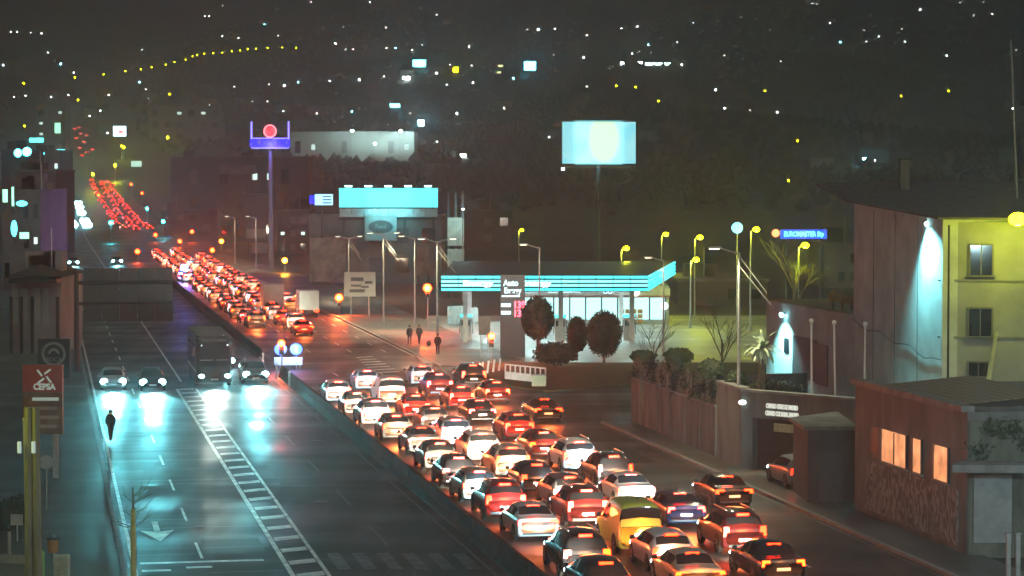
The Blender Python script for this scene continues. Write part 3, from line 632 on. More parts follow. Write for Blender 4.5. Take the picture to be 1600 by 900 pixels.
# striped bollards at the corner
for i in range(4):
    bo = empty('bollard', G(752 + i * 9, 588 - i * 2), 0, 'short leaning white bollard at the junction corner', 'bollard', 'bollards at the corner')
    MB().tube((0, 0, 0), (.12, 0, 1.0), .08, n=8).build('post', M_WPAN, bo); MB().sphere((.12, 0, 1.02), .09, 8, 6).build('cap', M_WPAN, bo)
for i, q in enumerate(((432, 592), (452, 606), (411, 575))):
    bo = empty('bollard', G(*q), 0, 'slim white bollard at the broken end of the median', 'bollard', 'bollards on the median')
    MB().tube((0, 0, 0), (0, 0, 1.1), .09, .07, n=8).build('post', M_WPAN, bo); MB().sphere((0, 0, 1.12), .1, 8, 6).build('cap', M_WPAN, bo)
# clipped trees, shrubs
def round_tree(c, r, label, trunk, nl=2600, m=M_LEAF, name='clipped_tree', sz=.16, cat='tree', squash=1.0):
    base = Vector((c[0], c[1], trunk)); t = empty(name, base, 0, label, cat); rel = Vector(c) - base
    tr = MB(); tr.tube((0, 0, 0), (0, 0, rel.z - r * squash * .4), r * .09, r * .06, 7)
    for k in range(5):
        a = k * 1.3; tr.tube((0, 0, rel.z - r * squash * .6), rel + Vector((math.cos(a) * r * .5, math.sin(a) * r * .5, r * .2)), r * .04, r * .015, 5)
    tr.build('trunk', M_BARK, t)
    cm = MB(); cm.sphere(rel, r * .86, 14, 10, 1, 1, squash); cm.leaves(rel, (r * 1.0, r * 1.0, r * squash), nl, sz, .86); cm.build('crown', m, t); return t
def atz(px, py, Y): return A(px, py, Y)
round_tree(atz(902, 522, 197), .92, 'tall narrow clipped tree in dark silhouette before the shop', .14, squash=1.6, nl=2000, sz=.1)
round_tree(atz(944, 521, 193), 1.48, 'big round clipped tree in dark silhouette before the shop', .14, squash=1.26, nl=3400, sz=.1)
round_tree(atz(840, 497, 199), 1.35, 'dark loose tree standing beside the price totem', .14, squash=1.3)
def hedge(name, label, c, rad, n, sz, m, cat='shrub', ground=None):
    t = empty(name, (c[0], c[1], c[2] - rad[2] if ground is None else ground), 0, label, cat); rel = Vector(c) - t.location
    cm = MB(); cm.sphere(rel, 1, 12, 8, rad[0] * .8, rad[1] * .8, rad[2] * .8); cm.leaves(rel, rad, n, sz, .75); cm.build('foliage', m, t)
    st = MB()
    for k in range(5): st.tube((0, 0, 0), rel + Vector((random.uniform(-.5, .5) * rad[0], random.uniform(-.5, .5) * rad[1], 0)), .04, .015, 5)
    st.build('stem', M_BARK, t); return t
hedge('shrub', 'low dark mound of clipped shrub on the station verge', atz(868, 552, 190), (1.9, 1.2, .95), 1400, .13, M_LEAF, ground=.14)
# ================================================================== RETAINING WALL, TERRACE
WP = [UY(35.0, 148.0), UY(34.9, 136), UY(34.9, 124.2)]
rw = empty('retaining_wall', UY(34.9, 136), 0, 'long dark stained concrete retaining wall along the right pavement', 'wall')
def wallseg(par, a, b, z0, z1, th, m, name='wall_section'):
    a, b = Vector((a[0], a[1])), Vector((b[0], b[1])); d = b - a
    return MB().box(Vector(((a.x + b.x) / 2, (a.y + b.y) / 2, (z0 + z1) / 2)) - par.location, (d.length, th, z1 - z0), math.atan2(d.y, d.x)).build(name, m, par)
a, b = UY(35.2, 148.0), UY(35.2, 129.2)
for i in range(6):
    s0, s1 = i / 6, (i + 1) / 6
    p, q = a.lerp(b, s0), a.lerp(b, s1 - .012); wallseg(rw, p, q, 0, 2.75, .35, M_DCONC)
    wallseg(rw, p, q, 2.753, 2.85, .45, M_CONC, 'coping')
a2 = UY(35.2, 148.0); wallseg(rw, (a2.x + .2, 148.2), (a2.x + 11, 152), 0, 2.75, .35, M_DCONC)
wallseg(rw, UY(35.2, 129.0), UY(35.2, 124.5), 0, 4.1, .4, M_DCONC); wallseg(rw, UY(35.2, 129.0), UY(35.2, 124.5), 4.103, 4.22, .55, M_CONC, 'coping')
sf = empty('screen_fence', UY(35.2, 139, 2.8), 0, 'weathered upright board fence overgrown with ivy on the retaining wall', 'fence')
nB = 64
for i in range(nB):
    p = a.lerp(b, (i + .5) / nB); hgt = 1.25 + .18 * math.sin(i * 1.7) + random.uniform(-.06, .06)
    MB().box(p + Vector((random.uniform(-.02, .02), 0, 2.86 + hgt / 2)) - sf.location, (.06, .24, hgt), RZ).build('board', (mat('fence_board', (.12, .105, .085), .8, .5, 3), mat('fence_board_pale', (.19, .17, .135), .8, .5, 3))[i % 5 == 2], sf)
iv = MB()
for i in range(26):
    p = a.lerp(b, random.random()) + Vector((-.15, 0, random.uniform(2.9, 4.2))) - sf.location
    iv.leaves(p, (.35, .9, .55), 60, .09, .2)
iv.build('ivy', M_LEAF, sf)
terr = MB(); tp = [(UY(35.4, 148).x, 148), (UY(35.4, 124.6).x, 124.6), (17.0, 119.3), (40, 119.3), (44, 152)]
terr.prism(tp[::-1], 0, 1.0); to_ = terr.build('terrace', mat('terrace_ground', (.1, .1, .07), .9, .5, .6, bump=.4)); tag(to_, kind='structure')
# entrance facade with sign
ef = empty('entrance_wall', (14, 122, 0), 0, 'dark entrance wall with two rows of pale lettering facing the avenue', 'wall')
e0, e1 = Vector((UY(35.2, 124.3).x - .1, 124.3)), Vector((17.1, 119.0))
wallseg(ef, e0, e0.lerp(e1, .10), 0, 4.05, .4, M_DCONC); wallseg(ef, e0.lerp(e1, .10), e0.lerp(e1, .62), 2.75, 4.05, .4, M_DCONC)
wallseg(ef, e0.lerp(e1, .62), e1, 0, 4.05, .4, M_DCONC); wallseg(ef, e0, e1, 4.053, 4.17, .55, M_CONC, 'coping')
g0, g1 = e0.lerp(e1, .101), e0.lerp(e1, .619); off = Vector((.12, .25))
wallseg(ef, g0 + off, g1 + off, 0, 2.74, .08, mat('dark_gate', (.035, .03, .03), .6, .3, 2), 'gate')
ang = math.atan2((e1 - e0).y, (e1 - e0).x); nrm = Vector((math.sin(ang), -math.cos(ang)))
M_LET = emit('glowing_letters', (.95, 1.0, .85), .75)  # lettering is made pale by emission, not by its base colour
cc = e0.lerp(e1, .36) + nrm * .23
for z, s in ((3.42, 'CENTRO OESTE DE MADRID'), (3.05, 'CENTRO CULTURAL MADRID')):
    text('wall_lettering', s, .32, M_LET, ef, Vector((cc.x, cc.y, z)) - ef.location, (PI / 2, 0, ang), .02, .012, .5)
cp = e0.lerp(e1, .36) + nrm * .08
MB().box(Vector((cp.x, cp.y, 2.35)) - ef.location, (1.25, .05, .42), ang).build('name_plate', mat('green_plate', (.42, .5, .28), .5, .3, 6), ef)
cl = e0.lerp(e1, .02) + nrm * .3
MB().sphere(Vector((cl.x, cl.y, 3.5)) - ef.location, .16, 10, 8, 1.3, 1, .8).build('bulkhead_lamp', emit('bulkhead', (.85, 1, .95), 4), ef, True)
# plants and poles on the terrace
T = 1.0
def on_t(px, py, Y): p = A(px, py, Y); return Vector((p.x, p.y, T))
for i, (px, Y, zt, lean) in enumerate(((1266, 121.5, 503, -.06), (1304, 121.0, 506, -.14), (1348, 121, 508, 0))):
    b0 = on_t(px + 3, 618, Y); top = A(px, zt, Y).z
    t = empty('flagpole', b0, 0, ['bare white flagpole in front of the lit white wall', 'bare white flagpole leaning slightly before the wing', 'bare white flagpole beside the tall gable wall'][i], 'flagpole', 'flagpoles on the terrace')
    MB().tube((0, 0, 0), (lean, 0, top - T), .06, .045, 8).build('pole', mat('white_pole', (.7, .72, .7), .4, .1, 3), t); MB().sphere((lean, 0, top - T + .06), .12, 8, 6).build('finial', M_WPAN, t, True)
pl = empty('palm', on_t(1190, 600, 126), 0, 'small palm with pale drooping fronds on the terrace', 'palm'); H = A(1187, 545, 126).z - T
MB().tube((0, 0, 0), (0, 0, H), .22, .16, 8).build('trunk', M_BARK, pl)
for k in range(44):
    a_ = random.uniform(0, 2 * PI); e_ = random.uniform(-.3, 1.2); L_ = random.uniform(.9, 1.35); fm = MB(); prev = Vector((0, 0, H)); dirv = Vector((math.cos(a_) * math.cos(e_), math.sin(a_) * math.cos(e_), math.sin(e_)))
    sidev = dirv.cross(Vector((0, 0, 1))).normalized()
    pts = []
    for j in range(6): pts.append(Vector(prev)); prev = prev + dirv * (L_ / 5); dirv = (dirv + Vector((0, 0, -.28))).normalized()
    for j in range(5): wj, wk = .17 * (1 - j / 6), .17 * (1 - (j + 1) / 6); fm.quad(pts[j] - sidev * wj, pts[j] + sidev * wj, pts[j + 1] + sidev * wk, pts[j + 1] - sidev * wk)
    fm.build('frond', mat('palm_frond', (.45, .55, .38), .5, .3, 3), pl)
for px, py, Y, r, lab in ((1110, 577, 131, (.7, .6, .6), 'round dark hedge ball behind the wall coping'), (1060, 556, 139, (.9, .6, .5), 'bushy shrub leaning over the board fence'), (1005, 556, 144, (.8, .5, .35), 'dark shrub behind the board fence nearest the side street'), (1150, 594, 128, (.6, .5, .5), 'dark shrub between the tall lamp post and the palm'), (1207, 604, 127, (1.3, .5, .4), 'low pale planting at the foot of the lit wall'), (1228, 608, 126, (.9, .4, .3), 'low ground plants above the wall lettering')):
    p = A(px, py, Y); hedge('shrub', lab, p, r, 900, .1, M_LEAF2, ground=T)
# ================================================================== HOUSE ON THE TERRACE
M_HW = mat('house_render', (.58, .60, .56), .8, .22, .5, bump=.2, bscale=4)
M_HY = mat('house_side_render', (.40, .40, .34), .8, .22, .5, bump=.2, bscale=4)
M_RT = mat('roof_tile', (.10, .09, .08), .8, .4, 2.0, bump=.5)
ho = empty('gabled_house', (22, 137, T), 0, 'tall pale house with gable wall lit from above and yellow lit side', 'house')
HY = 136.0
def hp(x, y, z): return Vector((x, y, z)) - ho.location
HYL, HYR = 148.0, 132.0
x0, x1, x2 = A(1337, 0, HYL).x, A(1476, 0, HYR).x, 40.0
za, zb_ = A(1337, 316, HYL).z, A(1476, 343, HYR).z
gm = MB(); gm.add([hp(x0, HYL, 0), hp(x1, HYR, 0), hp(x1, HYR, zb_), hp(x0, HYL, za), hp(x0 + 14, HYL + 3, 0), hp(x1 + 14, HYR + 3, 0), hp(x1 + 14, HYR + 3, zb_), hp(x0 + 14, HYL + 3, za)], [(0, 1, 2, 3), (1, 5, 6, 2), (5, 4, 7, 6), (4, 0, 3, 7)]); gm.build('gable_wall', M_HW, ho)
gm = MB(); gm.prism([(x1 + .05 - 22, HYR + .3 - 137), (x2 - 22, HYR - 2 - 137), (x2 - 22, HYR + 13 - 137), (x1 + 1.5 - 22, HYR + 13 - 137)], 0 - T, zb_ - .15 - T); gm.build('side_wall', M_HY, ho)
MB().tube(hp(x1 + .35, HYR + .1, T), hp(x1 + .35, HYR + .1, zb_ - .3), .07, n=8).build('downpipe', M_DARK, ho)
rf = MB(); rl, rr, ov = x0 - 1.6, x2, 1.0
slope = (zb_ - za) / (x1 - x0); zl = za + .05 - slope * 1.6 * 0 + .3
_rp = [(x0 - .5, HYL + .3, za), (x1 - .35, HYR - .5, zb_), (x2, HYR - 2.7, zb_ - .15), (x2, HYR + 14, zb_ + 1.7), (x1 + 3, HYL + 3, zb_ + 2.0), (x0 - 1.4, HYL + 8, za + 1.0)]
rf.add([hp(a, b, c + .14) for a, b, c in _rp] + [hp(a, b, c + .02) for a, b, c in _rp], [(0, 1, 4), (0, 4, 5), (1, 2, 3, 4), (10, 7, 6), (11, 10, 6), (10, 9, 8, 7)] + [(i, i + 6, (i + 1) % 6 + 6, (i + 1) % 6) for i in range(6)])
ro = rf.build('roof', M_RT, ho)
pc_ = A(1413, 274, 146); MB().box(pc_ - ho.location, (.55, .55, 1.8)).build('chimney', M_DCONC, ro); MB().box(pc_ - ho.location + Vector((0, 0, .98)), (.75, .75, .12)).build('chimney_cap', M_DARK, ro)
def syw(px): # point on the oblique side wall front for a pixel column
    d = ray(px, 400); P0, P1 = Vector((x1 + .05, HYR + .3)), Vector((x2, HYR - 2)); e = P1 - P0
    s = (P0.x * d.y - P0.y * d.x) / (e.y * d.x - e.x * d.y); return P0 + e * s, math.atan2(e.y, e.x)
for (xa, xb, ya, yb) in ((1515, 1551, 382, 430), (1514, 1551, 481, 526), (1514, 1546, 565, 588)):
    pp, an = syw((xa + xb) / 2); zc = A(xa, (ya + yb) / 2, pp.y).z; ww = (xb - xa) * pp.y / F; hh = (yb - ya) * pp.y / F
    n_ = Vector((math.sin(an), -math.cos(an)))
    wn = MB().box(hp(pp.x + n_.x * .03, pp.y + n_.y * .03, zc), (ww, .06, hh), an).build('window', M_GLASS, ho)
    fr = MB()
    for sx in (-1, 1): fr.box(hp(pp.x + n_.x * .05 + math.cos(an) * sx * ww / 2, pp.y + n_.y * .05 + math.sin(an) * sx * ww / 2, zc), (.1, .12, hh + .1), an)
    fr.box(hp(pp.x + n_.x * .052, pp.y + n_.y * .052, zc + hh / 2), (ww - .1, .12, .1), an); fr.build('frame', mat('window_frame', (.2, .19, .15), .6, .2, 3), wn)
    MB().box(hp(pp.x + n_.x * .1, pp.y + n_.y * .1, zc - hh / 2 - .04), (ww + .3, .25, .08), an).build('sill', M_CONC, wn)
    MB().box(hp(pp.x + n_.x * .07, pp.y + n_.y * .07, zc), (.06, .03, hh - .05), an).build('mullion', MATS['window_frame'], wn)
pa_, an_ = syw(1483); pb_, _ = syw(1598); na_ = Vector((math.sin(an_), -math.cos(an_)))
for zz, hh in ((6.3, .12), (9.4, .1), (3.6, .15)): MB().box(hp((pa_.x + pb_.x) / 2 + na_.x * .03, (pa_.y + pb_.y) / 2 + na_.y * .03, zz), ((pb_ - pa_).length + 1.2, .08, hh), an_).build('string_course', mat('band_render', (.3, .3, .25), .8, .2, 1), ho)
cbm = MB(); prev = None
for k in range(13):
    q = Vector((x0 + (x1 - x0) * k / 12 - .06, HYL + (HYR - HYL) * k / 12 - .02, 6.4 - 1.3 * (k / 12) - .35 * math.sin(k * .8) ** 2))
    if prev is not None: cbm.tube(prev - ho.location, q - ho.location, .025, n=4)
    prev = q
cbm.build('wall_cable', M_DARK, ho)
for k in range(1, 4): q = Vector((x0 + (x1 - x0) * k / 4, HYL + (HYR - HYL) * k / 4)); MB().box(hp(q.x - .05, q.y - .012, 7), (.03, .05, 12)).build('render_joint', M_DCONC, ho)
# gable flood lamp
fl = empty('wall_floodlight', A(1450, 347, HYR + 2.6), 0, 'bright white floodlight fixed at the top of the gable wall', 'lamp')
MB().box((0, .12, 0), (.36, .3, .1)).build('bracket', M_DARK, fl); MB().sphere((0, -.1, -.1), .17, 8, 6, 1.3, .8, .7).build('lens', emit('flood_lens', (.4, .9, 1), 60), fl, True)
lamp('flood_light', 'SPOT', 9000, (.25, .90, 1.0), (-.75, -.2, -.1), fl, .3, (math.radians(-14), math.radians(-6), math.radians(-14)), math.radians(118), .75)
# outer wing
wi = empty('flat_roofed_wing', (18, 150, T), 0, 'low flat roofed wing with a lamp lit white wall and planted roof edge', 'building')
WZ = 6.6; wa, wb = Vector((A(1200, 0, 166).x, 166)), Vector((A(1341, 0, 147.5).x, 147.5))
wpt = [(wa.x - 18, 16), (wb.x - 18, wb.y - 150), (24 - 18, 147.8 - 150), (27 - 18, 18)]
MB().prism(wpt, 0 - T, WZ - T).build('wall', mat('wing_render', (.48, .5, .47), .8, .2, .6, bump=.2, bscale=4), wi)
MB().prism([(p[0] + (.15 if i in (0, 1) else 0), p[1]) for i, p in enumerate(wpt)], WZ - T + .003, WZ - T + .08).build('roof_deck', mat('roof_deck', (.3, .3, .16), .9, .3, 1), wi)
wd_ = (wb - wa).normalized(); wang = math.atan2(wd_.y, wd_.x); wn_ = Vector((wd_.y, -wd_.x)); wn_ = wn_ if wn_.x < 0 else -wn_
def onwing(px):
    d = ray(px, 500); e = wb - wa; s = (wa.x * d.y - wa.y * d.x) / (e.y * d.x - e.x * d.y); return wa + e * s
def wpart(px, py, wd2, hh, name, m, o_=.04, th=.06):
    p = onwing(px); z = A(px, py, p.y).z; return MB().box(Vector((p.x + wn_.x * o_, p.y + wn_.y * o_, z)) - wi.location, (wd2, th, hh), wang).build(name, m, wi)
wpart(1258, 560, 5.0, 2.7, 'door', mat('wing_door', (.05, .04, .045), .6, .2, 2)); wpart(1285, 570, 2.4, 2.6, 'door', MATS['wing_door']); wpart(1230, 540, 1.0, 1.0, 'window', M_GLASS)
p = onwing(1228); zlmp = A(1228, 492, p.y).z
wl = empty('wall_lamp', (p.x + wn_.x * .3, p.y + wn_.y * .3, zlmp), 0, 'bright lamp high on the white wall of the flat roofed wing', 'lamp')
MB().box((.1, 0, .1), (.3, .2, .1)).build('bracket', M_DARK, wl); MB().sphere((0, 0, 0), .16, 8, 6).build('lens', emit('wing_lens', (.3, .9, 1), 40), wl, True)
lamp('wall_light', 'SPOT', 6500, (.28, .95, .98), (-.9, -.1, 0), wl, .1, (0, math.radians(-12), 0), math.radians(116), .7)
for i, (px, py) in enumerate(((1302, 463), (1316, 466), (1331, 469))):
    p = A(px, py, 152); hedge('planter_bush', ['round orange leaved bush at the outer end of the roof planting', 'round orange leaved bush in the middle of the roof planting', 'round orange leaved bush against the gable wall'][i], p, (.35, .35, .35), 260, .09, mat('autumn_leaf', (.42, .24, .05), .6, .4, 3), ground=WZ + .09)
# ================================================================== BUILDING WITH GRAFFITI (right)
FU = 35.6
def onface(px, u=FU): Y = u / (CA * (px - 800) / F + SA); return Vector(((px - 800) / F * Y, Y))
gb = empty('graffiti_building', UY(36, 101), 0, 'low dark workshop with glowing orange windows and graffiti along its street wall', 'building')
def gpart(px0, px1, z0, z1, name, m, o_=0.0, th=.06, par=None):
    p0, p1 = onface(px0, FU - o_), onface(px1, FU - o_); d = p1 - p0; c = (p0 + p1) / 2
    return MB().box(Vector((c.x, c.y, (z0 + z1) / 2)) - gb.location, (d.length, th, z1 - z0), math.atan2(d.y, d.x)).build(name, m, par or gb)
def graffiti_mat():
    m = mat('graffiti_wall', (.14, .14, .135), .8, .45, 1.2, bump=.3)
    t = m.node_tree; p = t.nodes['Principled BSDF']; src = p.inputs['Base Color'].links[0].from_socket
    tc = t.nodes.new('ShaderNodeTexCoord'); wv = t.nodes.new('ShaderNodeTexWave'); wv.inputs['Scale'].default_value = .9; wv.inputs['Distortion'].default_value = 9; wv.inputs['Detail'].default_value = 3; wv.inputs['Detail Scale'].default_value = 1.3
    mp = t.nodes.new('ShaderNodeMapping'); mp.inputs['Scale'].default_value = (1.2, 1.2, .75); t.links.new(tc.outputs['Object'], mp.inputs[0]); t.links.new(mp.outputs[0], wv.inputs['Vector'])
    pp_ = t.nodes.new('ShaderNodeMath'); pp_.operation = 'PINGPONG'; pp_.inputs[1].default_value = .5; t.links.new(wv.outputs['Fac'], pp_.inputs[0]); r = t.nodes.new('ShaderNodeMapRange'); r.inputs[1].default_value = .14; r.inputs[2].default_value = .27; t.links.new(pp_.outputs[0], r.inputs[0])
    mx = t.nodes.new('ShaderNodeMix'); mx.data_type = 'RGBA'; mx.inputs[7].default_value = (.33, .34, .35, 1)
    t.links.new(r.outputs[0], mx.inputs[0]); t.links.new(src, mx.inputs[6]); t.links.new(mx.outputs[2], p.inputs['Base Color']); return m
q0, q1 = onface(1338), onface(1514); back = 8.0
nv = Vector((CA, SA)); gl = gb.location
poly = [q0, q1, q1 + nv * back, q0 + nv * back]
MB().prism([(p.x - gl.x, p.y - gl.y) for p in poly], 0, 5.75).build('wall', mat('workshop_wall', (.15, .15, .14), .8, .45, .9, bump=.3, stretch=(1, 1, .3)), gb)
gpart(1356, 1500, .35, 2.55, 'graffiti_panel', graffiti_mat(), .04, .05)
MB().prism([(p.x - gl.x, p.y - gl.y) for p in (q0 - nv * .25 , q1 - nv * .25, q1 + nv * .3, q0 + nv * .3)], 5.753, 6.0).build('parapet', M_CONC, gb)
M_ORW = emit('orange_window', (1.0, .42, .17), .85)
_t = M_ORW.node_tree; _n = _t.nodes.new('ShaderNodeTexNoise'); _n.inputs['Scale'].default_value = 1.3; _n.inputs['Detail'].default_value = 6; _tc = _t.nodes.new('ShaderNodeTexCoord'); _t.links.new(_tc.outputs['Object'], _n.inputs['Vector'])
_r = _t.nodes.new('ShaderNodeMapRange'); _r.inputs[1].default_value = .3; _r.inputs[2].default_value = .7; _r.inputs[3].default_value = .35; _r.inputs[4].default_value = 1.25; _t.links.new(_n.outputs[0], _r.inputs[0]); _t.links.new(_r.outputs[0], _t.nodes['Principled BSDF'].inputs['Emission Strength'])
for xa, xb in ((1379, 1419), (1428, 1443), (1461, 1485)):
    wn = gpart(xa, xb, 2.72, 4.1, 'window', M_ORW, .03, .05); p0, p1 = onface(xa, FU - .06), onface(xb, FU - .06)
    for pq in (p0, p1): MB().box(Vector((pq.x, pq.y, 3.41)) - gl, (.1, .1, 1.5), RZ).build('frame', M_DARK, wn)
    gpart(xa - 1, xb + 1, 2.62, 2.71, 'sill', M_CONC, .1, .14, wn)
    n_ = max(1, int((xb - xa) / 14))
    for k in range(1, n_): pm = onface(xa + (xb - xa) * k / n_, FU - .07); MB().box(Vector((pm.x, pm.y, 3.41)) - gl, (.05, .05, 1.36), RZ).build('mullion', M_DARK, wn)
0 and lamp('window_glow', 'AREA', 60, (1, .45, .2), Vector((onface(1430, FU - .3).x, onface(1430, FU - .3).y, 3.3)) - gl, gb, 2.0, (PI / 2, 0, RZ - PI / 2))
gpart(1364, 1376, 2.9, 4.1, 'louvre', M_DARK, .03, .05)
tile = MB(); N = 5
for i in range(N + 1):
    a_ = PI * i / N; tile.v += [(-.15 * math.cos(a_), -.24, .07 * math.sin(a_)), (-.12 * math.cos(a_), .24, .02 + .06 * math.sin(a_))]
for i in range(N): tile.f.append((2 * i, 2 * i + 1, 2 * i + 3, 2 * i + 2))
tile_me = tile.mesh('roof_tile', mat('clay_tile', (.22, .17, .11), .75, .4, 3))
roofd = MB().prism([(p.x - gl.x, p.y - gl.y) for p in (onface(1432, FU + .35), onface(1514, FU + .35), onface(1514, FU + .35) + nv * 4.2, onface(1432, FU + .35) + nv * 4.2)], 5.76, 5.85).build('tiled_roof', M_RT, gb)
t0 = onface(1514, FU + .6)
for r in range(9):
    for c in range(26):
        p = t0 + nv * (.2 + r * .42) + Vector((-SA, CA)) * (.3 + c * .36)
        inst('roof_tile', tile_me, roofd, Vector((p.x, p.y, 5.9 + .035 * r)) - gl, (.09, 0, RZ - PI / 2))
# end block with shutter, ledge and posts
eb = empty('end_block', (19.8, 93, 0), 0, 'grey block with metal shutter and broad concrete ledge beside the graffiti wall', 'building')
ex0 = q1.x + .05
MB().prism([(ex0 - 19.8, q1.y - .1 - 93), (9, q1.y - .1 - 93), (9, 7), (ex0 - 19.8 + .3, 7)], 0, 5.4).build('wall', mat('block_wall', (.13, .14, .11), .8, .5, 1, bump=.3, stretch=(1, 1, .3)), eb)
MB().prism([(ex0 - 19.8 - .9, q1.y - 1.5 - 93), (9, q1.y - 1.9 - 93), (9, q1.y - .11 - 93), (ex0 - 19.8 - .4, q1.y - .11 - 93)], 3.55, 3.85).build('ledge', M_CONC, eb)
shw = MB().box((ex0 - 19.8 + .95, q1.y - .13 - 93, 1.95), (1.5, .05, 2.7)).build('shutter', mat('shutter_metal', (.3, .31, .31), .5, .2, 2), eb)
for k in range(9): MB().box((ex0 - 19.8 + .95, q1.y - .165 - 93, .75 + .3 * k), (1.46, .02, .25)).build('slat', MATS['shutter_metal'], shw)
ivb = MB()
for k in range(14): ivb.leaves((ex0 - 19.8 + random.uniform(.3, 5), q1.y - .2 - 93, random.uniform(4.2, 5.6)), (.7, .15, .5), 70, .1, .2)
ivb.build('ivy', M_LEAF2, eb)
for i, px in enumerate((1575, 1590)):
    t = empty('gate_post', G(px, 915), 0, 'pale square gate post at the foot of the end block', 'post', 'gate posts'); MB().box((0, 0, .95), (.16, .16, 1.9)).build('shaft', M_KERB, t); MB().box((0, 0, 1.93), (.22, .22, .06)).build('cap', M_KERB, t)
# dark annexe
an = empty('annexe', A(1300, 790, 111) * 1.0, 0, 'dark flat topped annexe between the entrance wall and the graffiti building', 'building'); an.location.z = 0
ax0, ax1 = A(1266, 0, 111).x - an.location.x, A(1343, 0, 111).x - an.location.x
MB().prism([(ax0, 0), (ax1, 0), (ax1, 7), (ax0 - .2, 4)], 0, 3.45).build('wall', mat('annexe_wall', (.05, .047, .045), .8, .4, 1, bump=.3), an)
MB().prism([(ax0 - .25, -.3), (ax1 + .05, -.3), (ax1 + .05, 7), (ax0 - .4, 4)], 3.453, 3.62).build('roof_slab', M_DCONC, an)
MB().box(((ax0 + ax1) / 2, -.03, 1.2), (1.2, .06, 2.3)).build('door', M_DARK, an)
# sodium lamp at the house corner, leaning pole, mast
M_SOD = emit('sodium_lens', (.9, 1.0, .0015), 60)
M_SODH = emit('house_sodium_lens', (.9, 1.0, .003), 60)
SODC = (.86, 1.0, .03)
def street_lamp(base, top, arm, label, group=None, lit=None, light=0.0, cat='street lamp', lens_r=.2, double=False, pole_m=None, name='street_lamp', pr=.09, brace=0, down=0.0):
    t = _street_lamp(base, top, arm, label, group, lit, light, cat, lens_r, double, pole_m, name, pr, brace)
    if down:
        rel = Vector(top) - Vector(base)
        lamp('lamp_light', 'SPOT', down, (1.0, .92, .55), (arm[0] * 1.2, arm[1] * 1.2, rel.z), t, .2, (0, 0, 0), math.radians(150), .5)
    return t
def _street_lamp(base, top, arm, label, group=None, lit=None, light=0.0, cat='street lamp', lens_r=.2, double=False, pole_m=None, name='street_lamp', pr=.09, brace=0):
    t = empty(name, base, 0, label, cat, group); b = MB(); rel = Vector(top) - Vector(base)
    b.tube((0, 0, 0), (0, 0, rel.z), pr, pr * .6, 8); b.tube((0, 0, 0), (0, 0, .5), pr * 1.5, pr * 1.4, 8); b.build('pole', pole_m or M_STEEL, t)
    for s in ((1, -1) if double else (1,)):
        e = Vector((arm[0] * s, arm[1] * s, rel.z + .25))
        MB().tube((0, 0, rel.z - .1), e, pr * .55, pr * .4, 6).build('arm', pole_m or M_STEEL, t)
        dv = Vector((arm[0] * s, arm[1] * s, 0)); dv = dv.normalized() if dv.length > .01 else Vector((1, 0, 0))
        hd = MB().box(e + dv * .25, (.7, .26, .12), math.atan2(dv.y, dv.x)).build('lamp_head', mat('lamp_head', (.5, .52, .52), .5, .1, 3), t)
        if lit: MB().sphere(e + dv * .25 + Vector((0, 0, -.1)), lens_r, 10, 6, 1, 1, .7).build('lens', lit, hd, True)
        else: MB().box(e + dv * .25 + Vector((0, 0, -.075)), (.5, .2, .03), math.atan2(dv.y, dv.x)).build('lens', emit('led_lens', (1, .95, .7), 6), hd)
        if light: lamp('lamp_light', 'POINT', light, SODC if lit in (M_SOD, M_SODH) else (.6, .95, 1), e + dv * .25 + Vector((0, 0, -.45)), t, .25)
    for k in range(brace):
        MB().tube((0, 0, rel.z - .2 - .5 * k), (1.4 + .2 * k, -.5, rel.z - 2.1 - .6 * k), .025, n=5).build('stay', pole_m or M_STEEL, t)
    return t
p = A(1592, 347, 128.5); street_lamp((p.x + 1.2, p.y, T), (p.x + 1.2, p.y, p.z), (-1.0, 0), 'glaring yellow sodium lamp beside the tall house', None, M_SODH, 700, lens_r=.5)
lp = empty('leaning_pole', A(1528, 690, 130.2), 0, 'leaning yellow-lit pole rising behind the tiled roof', 'pole'); e = A(1557, 520, 130.2) - lp.location
dn = e.normalized(); MB().tube(-dn * 3.5, e, .22, .1, 8).build('shaft', mat('yellow_lit_pole', (.75, .72, .4), .6, .2, 3), lp); MB().sphere(e, .1, 8, 6).build('cap', M_STEEL, lp)  # the lamp's yellow light is put into the shaft colour
ms = empty('antenna_mast', A(1591, 300, 140), 0, 'thin tall antenna mast rising from the house roof', 'mast'); e = A(1580, 62, 140) - ms.location
MB().tube((0, 0, -1.5), e, .07, .04, 6).build('shaft', M_STEEL, ms); MB().tube(e * .9 + Vector((-.4, 0, 0)), e * .9 + Vector((.4, 0, 0)), .02, n=5).build('crossbar', M_STEEL, ms)
# bare trees near the wing
def bare_tree(base, H, label, n=26, m=M_BARK, r=.12, spread=.38, name='bare_tree'):
    t = empty(name, base, 0, label, 'tree'); tr = MB(); tr.tube((0, 0, 0), (0, 0, H * .55), r, r * .6, 7); tr.build('trunk', m, t); cr_ = MB()
    def grow(p, d, L, rad, dep):
        q = p + d * L; cr_.tube(p, q, rad, rad * .6, 4, False)
        if dep == 0: return
        for k in range(3):
            d2 = (d + Vector((random.gauss(0, spread), random.gauss(0, spread), random.gauss(.12, .2)))).normalized(); grow(p + d * L * random.uniform(.5, 1), d2, L * random.uniform(.6, .8), rad * .55, dep - 1)
    for k in range(5):
        a_ = k * 1.35; grow(Vector((0, 0, H * random.uniform(.28, .55))), Vector((math.cos(a_) * .5, math.sin(a_) * .5, 1)).normalized(), H * .24, r * .5, 3)
    cr_.build('crown', m, t); return t
bare_tree(Vector((A(1240, 455, 205).x, 205, .1)), 10.2, 'bare tree lit yellow by the street lamp in its crown', r=.16, m=mat('pale_bark', (.3, .28, .2), .8, .3, 5))
